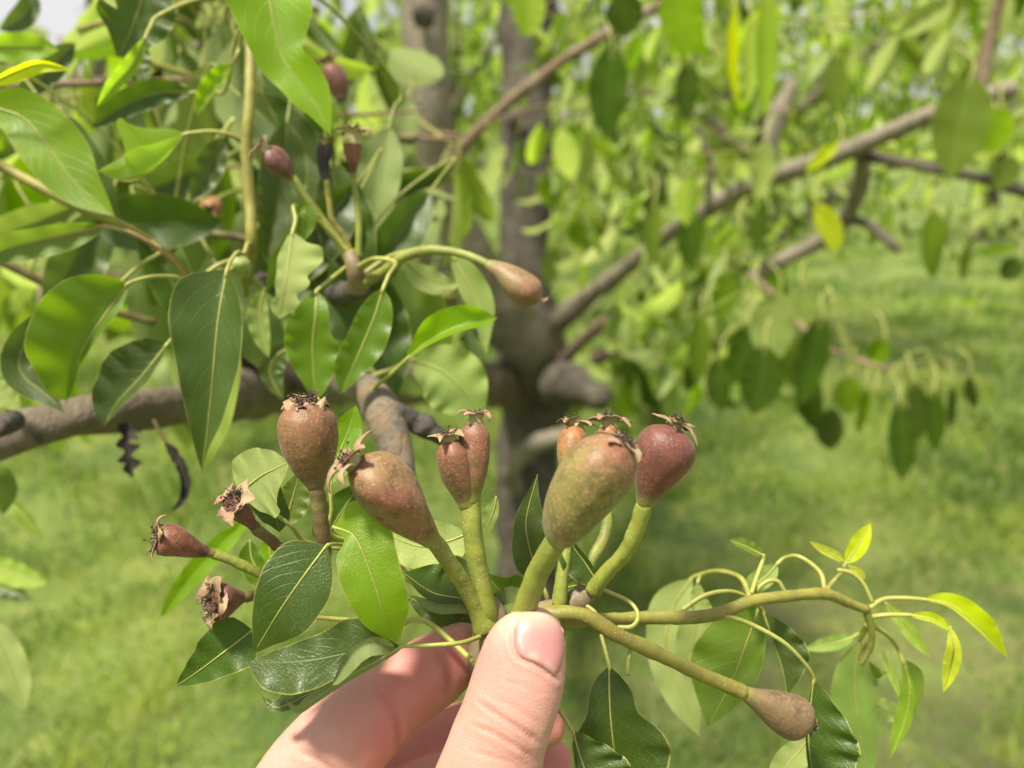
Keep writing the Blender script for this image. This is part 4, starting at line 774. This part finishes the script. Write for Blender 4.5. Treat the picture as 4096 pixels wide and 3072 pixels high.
HL([(3040, 2420), (2990, 2560), (2930, 2720), (2830, 2910)], .222, [10, 60, 85, 80, 50, 0], [10, 140, 185, 190, 120, 0], 5, 8, 'mid', pet=[(3010, 2400, -8), (3030, 2390, -3)], N=34)
HL([(2770, 2310), (2690, 2440), (2670, 2620), (2800, 2950)], .27, [10, 80, 90, 90, 60, 0], [10, 90, 80, 80, 60, 0], 6, 8, 'pale', True, pet=[(3000, 2390, -50), (2960, 2310, -30), (2870, 2285, -10)])
HL([(2800, 2420), (2780, 2520), (2760, 2620), (2740, 2720)], .25, 90, 70, 6, 8, 'pale', True)
HL([(3050, 2440), (3090, 2560), (3130, 2680), (3150, 2785)], .215, [10, 70, 115, 120, 60, 0], [8, 12, 14, 14, 10, 0], 10, 70, 'dark', pet=[(2730, 2440, -8), (2820, 2382, -8), (2920, 2366, -6), (3000, 2395, -3)], N=34)
HL([(3440, 2560), (3420, 2700), (3430, 2880), (3470, 3120)], .25, [10, 60, 75, 75, 50, 20], [10, 70, 95, 80, 50, 20], 8, 8, 'pale', False, pet=[(3480, 2480, -20), (3465, 2520, -8)])
HL([(3250, 2930, 3), (3200, 3000, 3), (3150, 3060, 3), (3100, 3150, 3)], .215, [5, 60, 60, 40], [5, 50, 60, 40], 12, 8, 'pale', True)
HL([(3690, 2397), (3800, 2420, -2), (3920, 2510, -2), (4035, 2636, 2)], .225, [5, 42, 62, 62, 45, 22, 0], [5, 14, 22, 24, 20, 10, 0], 8, 45, 'yellow', pet=[(3470, 2438, -2), (3530, 2398), (3610, 2392)])
HL([(3640, 2460), (3730, 2478, -2), (3795, 2520, -4)], .222, [5, 22, 30, 26, 8], [5, 14, 16, 12, 4], 20, 30, 'yellow', pet=[(3480, 2470, 2), (3540, 2460)], petm=PET)
HL([(3800, 2505, -3), (3815, 2590, -4), (3800, 2680), (3773, 2772, 2)], .222, [5, 32, 36, 26, 0], [5, 30, 32, 24, 0], 25, 20, 'yellow')
HL([(3382, 2255), (3420, 2200), (3450, 2150), (3482, 2092)], .23, 38, 44, 20, 25, 'yellow', pet=[(3300, 2372, -10), (3330, 2330), (3365, 2290)])
HL([(3378, 2250), (3340, 2225), (3290, 2200), (3238, 2165)], .228, 18, 26, 30, 25, 'yellow')
HL([(3395, 2265), (3420, 2275), (3445, 2290), (3462, 2315)], .226, 14, 26, 30, 25, 'yellow')
HL([(3420, 2545), (3350, 2570), (3280, 2585), (3215, 2600)], .25, 30, 34, 20, 15, 'pale', False, pet=[(3470, 2500, -20), (3450, 2525)])
HL([(3610, 2640), (3640, 2750, -1), (3620, 2880), (3560, 3040)], .235, [5, 22, 35, 38, 20, 0], [5, 28, 40, 40, 28, 0], 45, 6, 'lime', pet=[(3490, 2500, -10), (3550, 2540, -5), (3590, 2590)])
HL([(3625, 2640, 3), (3660, 2700, 4), (3665, 2780, 4), (3640, 2880, 4)], .238, [5, 30, 30, 20, 0], [5, 20, 20, 20, 0], 6, 6, 'mid', mid=False)
HL([(3540, 2410), (3600, 2470), (3660, 2550), (3722, 2630)], .255, 26, 34, 20, 15, 'lime', True)
HL([(3470, 2800), (3540, 2840), (3590, 2860), (3620, 2880)], .26, 45, 40, 10, 10, 'pale', True)
HL([(3450, 2640), (3480, 2690), (3510, 2720), (3550, 2690)], .25, 40, 30, 10, 10, 'mid')
HL([(3530, 2600), (3560, 2680), (3590, 2750), (3605, 2810)], .25, 14, 18, 30, 10, 'lime', True)
HL([(3055, 2222), (3010, 2200), (2970, 2180), (2915, 2160)], .215, [5, 22, 26, 24, 20, 0], [5, 24, 30, 28, 22, 0], 45, 5, 'mid', pet=[(3005, 2375, -5), (3030, 2300, -2), (3050, 2245)])
HL([(3110, 2255), (3070, 2300), (3020, 2340), (2960, 2400)], .225, 42, 50, 12, 20, 'mid', True, pet=[(3300, 2370, -8), (3280, 2290, -6), (3200, 2228, -4), (3140, 2232)])
HL([(2790, 2330), (2800, 2400), (2830, 2440), (2860, 2470)], .24, 30, 40, 12, 20, 'pale', True, pet=[(3000, 2385, -30), (2960, 2310, -20), (2870, 2285, -10), (2810, 2300)])
for p, dd in [([(3490, 2410), (3450, 2330), (3400, 2290), (3350, 2280)], .224), ([(3000, 2390), (3060, 2330), (3110, 2325), (3140, 2370)], .212), ([(3440, 2640), (3470, 2560), (3480, 2520)], .23)]:
    tmb = MB(); tube(tmb, PP(p, dd), .00055, seg=7); obj('leaf_stalk', tmb, PET, shoot)

# ------------------------------------------------------------------ the hand
def skinmat():
    k = NT('skin'); oc = k.objco(); at = k.n('Attribute', {'attribute_name': 'tint'}).outputs['Color']
    n1 = k.noise(oc, 120, 4, .6); n2 = k.noise(oc, 420, 4, .6)
    sp = k.n('SeparateColor', None, Color=at)
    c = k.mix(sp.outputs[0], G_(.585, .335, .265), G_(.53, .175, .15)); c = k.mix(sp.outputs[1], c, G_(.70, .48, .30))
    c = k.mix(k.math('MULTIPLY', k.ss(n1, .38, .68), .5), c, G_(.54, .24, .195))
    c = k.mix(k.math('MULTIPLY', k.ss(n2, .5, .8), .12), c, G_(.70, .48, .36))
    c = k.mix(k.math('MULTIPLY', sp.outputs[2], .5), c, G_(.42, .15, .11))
    v = k.n('TexVoronoi', {'feature': 'DISTANCE_TO_EDGE'}, Vector=oc, Scale=1300.0).outputs['Distance']
    h = k.math('ADD', k.math('MULTIPLY', k.ss(v, 0, .25), .5), k.noise(oc, 1500, 3))
    uv = k.n('UVMap', {'uv_map': 'ridge'}).outputs[0]
    w = k.n('TexWave', {'wave_type': 'BANDS'}, Vector=k.n('VectorMath', {'operation': 'ADD'}, i0=uv, i1=k.n('TexNoise', None, Vector=oc, Scale=90.0, Detail=2.0).outputs['Color']).outputs[0], Scale=1.0)
    h = k.math('ADD', h, k.math('MULTIPLY', w.outputs['Fac'], .25))
    p = k.n('BsdfPrincipled', None, Base_Color=c, Roughness=k.math('MULTIPLY_ADD', n2, .2, .46), Normal=k.bump(h, .28, .0003))
    p.inputs['Subsurface Weight'].default_value = .25; p.inputs['Subsurface Radius'].default_value = (1.0, .35, .2); p.inputs['Subsurface Scale'].default_value = .0035
    return k.surf(p)
SKIN = skinmat()
def nailmat():
    k = NT('nail'); at = k.n('Attribute', {'attribute_name': 'tint'}).outputs['Color']; sp = k.n('SeparateColor', None, Color=at); oc = k.objco()
    c = k.mix(sp.outputs[0], G_(.58, .40, .28), G_(.50, .225, .205)); c = k.mix(sp.outputs[1], c, G_(.66, .52, .43))
    p = k.n('BsdfPrincipled', None, Base_Color=c, Roughness=.4, Normal=k.bump(k.noise(oc, 500, 3), .25, .0003))
    p.inputs['Subsurface Weight'].default_value = .3; p.inputs['Subsurface Radius'].default_value = (1, .4, .25); p.inputs['Subsurface Scale'].default_value = .002
    p.inputs['Coat Weight'].default_value = .1; p.inputs['Coat Roughness'].default_value = .2
    return k.surf(p)
NAIL = nailmat()
def digit(mb, rows, thick=.86, n=60, seg=30):
    """rows (u,v,d,r px): rounded finger, tip first; oval cross-section, flatter along the line of sight"""
    q = np.array([np.r_[P(u, v, d), r*d/FX] for u, v, d, r in rows]); Q = spl(q, n); C, r = Q[:, :3], np.maximum(Q[:, 3], 1e-5)
    T = nrm(np.gradient(C, axis=0)); view = nrm(C-CAM); S = nrm(np.cross(T, view)); Nn = np.cross(S, T)
    th = np.linspace(0, 2*math.pi, seg, endpoint=False)
    G = C[:, None]+r[:, None, None]*(np.cos(th)[None, :, None]*S[:, None]+thick*np.sin(th)[None, :, None]*Nn[:, None])
    G = np.concatenate([np.repeat(C[:1, None], seg, 1), G, np.repeat(C[-1:, None], seg, 1)], 0)
    mb.grid(G, np.zeros(G.shape[:2]+(2,)), 0, wrap=True)
def build_hand():
    mb = MB()
    digit(mb, [(2140, 2438, .1715, 2), (2140, 2446, .1710, 55), (2137, 2478, .1700, 104), (2127, 2521, .1690, 138), (2112, 2570, .1685, 158), (2098, 2618, .168, 171), (2074, 2716, .1675, 184), (2046, 2814, .167, 187), (2020, 2890, .167, 188), (1994, 2960, .1675, 194), (1963, 3072, .168, 206), (1890, 3300, .171, 232), (1790, 3600, .178, 290), (1640, 3950, .186, 350)], .80, 90)
    digit(mb, [(1932, 2530, .187, 2), (1925, 2535, .187, 40), (1898, 2556, .187, 82), (1845, 2600, .188, 118), (1762, 2662, .1885, 140), (1690, 2712, .1885, 150), (1625, 2755, .188, 150), (1560, 2802, .1875, 160), (1440, 2898, .187, 184), (1330, 3012, .187, 200), (1225, 3150, .188, 212), (1130, 3330, .19, 218), (1090, 3560, .194, 230), (1120, 3900, .2, 240)], .92, 90)
    digit(mb, [(2266, 2905, .203, 2), (2262, 2905, .203, 34), (2240, 2905, .203, 64), (2185, 2902, .203, 92), (2080, 2900, .204, 112), (1950, 2915, .2045, 128), (1830, 2965, .2045, 142), (1725, 3045, .204, 156), (1620, 3150, .2035, 172), (1520, 3300, .203, 186), (1430, 3500, .204, 200), (1400, 3900, .208, 220)], .92, 70)
    digit(mb, [(2292, 3040, .2125, 2), (2287, 3040, .2125, 36), (2258, 3042, .2125, 66), (2170, 3048, .213, 96), (2020, 3075, .2135, 118), (1880, 3140, .214, 136), (1770, 3240, .2145, 152), (1690, 3400, .215, 172), (1660, 3600, .217, 185), (1640, 3950, .219, 210)], .92, 60)
    digit(mb, [(2240, 3215, .2205, 2), (2235, 3215, .2205, 32), (2205, 3218, .2205, 60), (2120, 3230, .221, 84), (2020, 3280, .2215, 98), (1940, 3370, .222, 112), (1900, 3500, .223, 128), (1880, 3700, .225, 150), (1850, 4000, .226, 180)], .92, 50)
    digit(mb, [(1480, 3560, .203, 10), (1480, 3620, .203, 260), (1480, 3760, .204, 420), (1470, 4000, .205, 520), (1460, 4300, .206, 540), (1450, 4700, .206, 500), (1440, 5000, .205, 420), (1430, 5350, .204, 370), (1400, 5900, .20, 380), (1350, 6800, .19, 430), (1300, 8000, .18, 500), (1290, 8050, .18, 10)], .52, 70, 36)
    tmp = bpy.data.objects.new('hand_tmp', mb.mesh('hand_tmp', [SKIN])); col.objects.link(tmp)
    m = tmp.modifiers.new('r', 'REMESH'); m.mode = 'VOXEL'; m.voxel_size = .00062; m.use_smooth_shade = True
    s = tmp.modifiers.new('s', 'SMOOTH'); s.iterations = 5; s.factor = .5
    dg = bpy.context.evaluated_depsgraph_get(); me = bpy.data.meshes.new_from_object(tmp.evaluated_get(dg)); bpy.data.objects.remove(tmp)
    nv = len(me.vertices); V = np.empty(nv*3); me.vertices.foreach_get('co', V); V = V.reshape(-1, 3)
    Nn = np.empty(nv*3); me.vertices.foreach_get('normal', Nn); Nn = Nn.reshape(-1, 3)
    px, z = topix(V); facing = (Nn*nrm(CAM-V)).sum(-1)
    def pdist(poly):
        q = spl(np.array(poly, float), 40); return np.sqrt(((px[:, None]-q[None])**2).sum(-1)).min(1)
    near = z < 1
    thumb = (z < .1745) & (px[:, 0] > 1700) & (px[:, 0] < 2330); idx = (z > .172) & (z < .196) & ~thumb
    sel = (px[:, 0] > 800) & (px[:, 0] < 2500) & (px[:, 1] < 3200)
    disp = np.zeros(nv); crease = np.zeros(nv)
    Q = lambda L: [(1700+a*.4353, 2350+b*.4353) for a, b in L]
    ii = np.where(sel)[0]; pxs = px
    lines = [(Q([(490, 1050), (640, 1150), (780, 1240), (940, 1340), (1060, 1430)]), 9, .00042, thumb, 1.0), (Q([(440, 1260), (650, 1350), (800, 1440), (960, 1530), (1010, 1590)]), 9, .00036, thumb, .9),
             (Q([(640, 1010), (800, 1080), (960, 1180), (1080, 1270)]), 9, .00014, thumb, .35), (Q([(420, 1500), (640, 1560), (800, 1620)]), 9, .00016, thumb, .3), (Q([(700, 850), (900, 900), (1100, 990)]), 9, .0001, thumb, .2),
             (Q([(835, 300), (808, 400), (806, 500), (840, 610), (900, 665), (1010, 705), (1130, 780), (1215, 850)]), 9, .0007, thumb, .95),
             ([(1500, 2760), (1545, 2800), (1580, 2860), (1598, 2930), (1600, 2990)], 13, .0006, idx, .8), ([(1530, 2745), (1570, 2790), (1602, 2850)], 9, .0003, idx, .4),
             ([(1745, 2600), (1775, 2640), (1795, 2700), (1795, 2770)], 14, .0006, idx, .7), ([(1200, 3010), (1260, 3030), (1320, 3070), (1370, 3110)], 12, .0004, idx, .5)]
    for poly, w, dep, mask, cr_ in lines:
        j = np.where(mask & sel & (facing > .05))[0]
        q = spl(np.array(poly, float), 50); dd = np.sqrt(((px[j][:, None]-q[None])**2).sum(-1)); kmin = dd.argmin(1); dmin = dd.min(1)
        e = np.exp(-(dmin/w)**2)*np.minimum(1, np.minimum(kmin, 49-kmin)/8+.15)
        dep *= .85; disp[j] -= dep*e; crease[j] = np.maximum(crease[j], cr_*e)
        disp[j] += dep*.35*np.exp(-((dmin-w*2.2)/(w*1.2))**2)
    V2 = V+Nn*disp[:, None]; me.vertices.foreach_set('co', V2.ravel())
    gauss = lambda cx, cy, r: np.exp(-(((px[:, 0]-cx)**2+(px[:, 1]-cy)**2)/r**2))
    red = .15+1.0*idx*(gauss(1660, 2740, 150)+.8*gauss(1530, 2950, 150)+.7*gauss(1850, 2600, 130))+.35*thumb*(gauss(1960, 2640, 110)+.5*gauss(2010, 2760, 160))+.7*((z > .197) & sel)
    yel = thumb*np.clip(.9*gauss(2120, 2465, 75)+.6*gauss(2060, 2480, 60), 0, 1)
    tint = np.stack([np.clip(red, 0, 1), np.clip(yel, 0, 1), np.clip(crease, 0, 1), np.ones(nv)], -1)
    ca = me.color_attributes.new('tint', 'FLOAT_COLOR', 'POINT'); ca.data.foreach_set('color', tint.ravel())
    uvl = me.uv_layers.new(name='ridge'); lv = np.empty(len(me.loops), int); me.loops.foreach_get('vertex_index', lv)
    al = (px[:, 0]*.8+px[:, 1]*.6)*.085; uvl.data.foreach_set('uv', np.stack([al, al*0], -1)[lv].ravel())
    base = P(1400, 5600, .2)
    me.transform(Matrix.Translation(-Vector(base))); me.update()
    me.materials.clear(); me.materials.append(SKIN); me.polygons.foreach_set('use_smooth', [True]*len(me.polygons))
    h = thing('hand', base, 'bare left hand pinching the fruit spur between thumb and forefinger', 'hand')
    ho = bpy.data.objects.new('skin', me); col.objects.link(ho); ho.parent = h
    # thumb nail laid on the skin
    bv = BVHTree.FromPolygons([tuple(v) for v in V2.tolist()], [tuple(p.vertices) for p in me.polygons])
    bd = Q([(835, 330), (814, 400), (811, 500), (845, 605), (905, 655), (1010, 690), (1130, 765), (1195, 820), (1248, 725), (1284, 620), (1296, 520), (1290, 430), (1250, 338), (1175, 266), (1080, 232), (960, 235), (885, 268)])
    bd = np.array(bd+bd[:1]); B_ = spl(bd, 57)[:-1]; c = np.array(Q([(1075, 520)])[0])
    rings = np.array([.02, .2, .4, .6, .75, .86, .93, .98, 1.0]); G = np.zeros((len(rings), 56, 3)); tn = np.zeros((len(rings), 56, 4)); ok = True
    for i, s_ in enumerate(rings):
        for j in range(56):
            u, v = c+(B_[j]-c)*s_; dirv = Vector(nrm(P(u, v, 1)-CAM)); hit, no, _, _ = bv.ray_cast(Vector(CAM), dirv)
            if hit is None: hit, no = (Vector(G[i-1, j]), Vector((0, -1, 0)))
            lift = .00045*(1-s_**8)-(.0003 if s_ > .99 else 0)
            if v < 2490: lift = max(lift, .0003) if s_ < .99 else -.0001
            G[i, j] = np.array(hit)+np.array(no)*lift
            y = np.clip((2530-v)/70, 0, 1); cu = np.exp(-min(np.hypot(u-2125, v-2640), np.hypot(u-2180, v-2680))**2/26**2)
            tn[i, j] = (1-y*.9, min(1, .6*cu+.4*np.clip((2476-v)/30, 0, 1)), 0, 1)
    mb = MB(); mb.grid(G, np.zeros(G.shape[:2]+(2,)), 0, wrap=True, flip=True); no_ = obj('thumbnail', mb, NAIL, h)
    ca = no_.data.color_attributes.new('tint', 'FLOAT_COLOR', 'POINT'); ca.data.foreach_set('color', tn.ravel())
    return h
build_hand()

# ------------------------------------------------------------------ other pear trees of the orchard
def orchard_tree(x, y, h, nind, nmass, label, seed, kinds, low=.85, rad=1.15):
    g = random.Random(seed); t = thing('pear_tree', (x, y, 0), label, 'tree', 'pear trees further off in the orchard')
    mb = MB(); top = np.array([x+g.uniform(-.2, .2), y+g.uniform(-.2, .2), h*.8]); z0 = float(gz(np.array(x), np.array(y)))
    tube(mb, [(x, y, z0-.08), (x+.01, y, z0+.3), (x+g.uniform(-.05, .05), y, .75), ((x+top[0])/2, (y+top[1])/2, h*.5), top], [.11, .085, .075, .055, .02], n=30, seg=12, bump=.15, seed=seed); obj('trunk', mb, BK_T, t)
    ends = []
    for i in range(6):
        a = i*1.05+g.uniform(-.3, .3); s = np.array([x, y, .7+.13*i]); L = rad*g.uniform(.75, 1.0); e = s+np.array([math.cos(a)*L, math.sin(a)*L, g.uniform(.3, .9)])
        m_ = (s+e)/2+np.array([0, 0, .12]); mb = MB(); C, _ = tube(mb, [s, m_, e], [.04, .03, .01], n=12, seg=8, bump=.12, seed=i); obj('limb', mb, BK_L, t); ends.append(C)
    for i in range(nind//6):
        C = ends[i % 6]; c = C[g.randrange(4, 12)]+np.array([g.gauss(0, .16), g.gauss(0, .16), g.gauss(0, .16)])
        if c[2] < low-.15: c[2] = low
        d = nrm([g.gauss(0, 1), g.gauss(0, 1), g.gauss(0, .5)]); mb = MB(); C2, _ = tube(mb, [c-d*.1, c, c+d*.1], [.003, .0025, .0015], n=6, seg=5); tw = obj('twig', mb, BK_B, t)
        for j in range(6): put_leaf(tw, C2[j], g, g.choice(kinds), 1.1)
    sp_ = []
    while len(sp_) < nmass:
        p = np.array([g.gauss(0, .52), g.gauss(0, .52), g.uniform(-1, 1)]);
        q = np.array([x, y, 0])+np.array([p[0]*rad, p[1]*rad, (low+h)/2+p[2]*(h-low)/2])
        if np.hypot(p[0], p[1]) > 1.15 or (q[2] < low+.25 and g.random() < .45): continue
        if q[1] > .5 and not blocks_sun(q, .35) and not hole(q): sp_.append(q)
    mass(t, 'foliage', sp_, kinds, g, 1.35)
KM = ['mid', 'lime', 'mid', 'dark', 'lime']
orchard_tree(-1.9, 4.4, 2.7, 90, 1700, 'pear tree standing left of the forked trunk, seen through the leaves', 101, KM)
orchard_tree(1.5, 5.2, 2.8, 120, 2000, 'bright leafy pear tree standing right behind the forked trunk', 102, KM)
orchard_tree(5.3, 8.0, 2.9, 90, 1700, 'pear tree at the edge of the open sunny lawn', 103, KM, .95)
orchard_tree(-4.6, 7.0, 2.8, 30, 1500, 'pear tree beyond the thick branch, at the far left of the orchard', 104, KM)
orchard_tree(-.6, 8.2, 3.0, 30, 1800, 'pear tree in the second row, hidden behind the forked trunk', 105, KM, .9, 1.3)
orchard_tree(5.6, 10.5, 3.0, 30, 1500, 'pear tree in the far row past the sunny lawn', 106, KM, 1.0, 1.3)
orchard_tree(2.6, 11.0, 3.0, 30, 1500, 'pear tree in the far row behind the bright leafy one', 107, KM, .95, 1.3)
g = random.Random(9); sp_ = []
for i in range(5200):
    x = g.uniform(-45, 45); y = 30+6*math.sin(x*.15)+g.uniform(-3, 3); hh = 5.5+1.8*math.sin(x*.41+1)+1.2*math.sin(x*1.13)-4.2*math.exp(-((x+15)/8)**2)
    sp_.append((x, y, g.random()**.8*hh))
o = mass(None, 'woodland', sp_, ['mid', 'dark', 'mid', 'lime'], g, 14.0); tag(o, 'distant belt of green woodland closing off the orchard', 'woodland', kind='stuff')
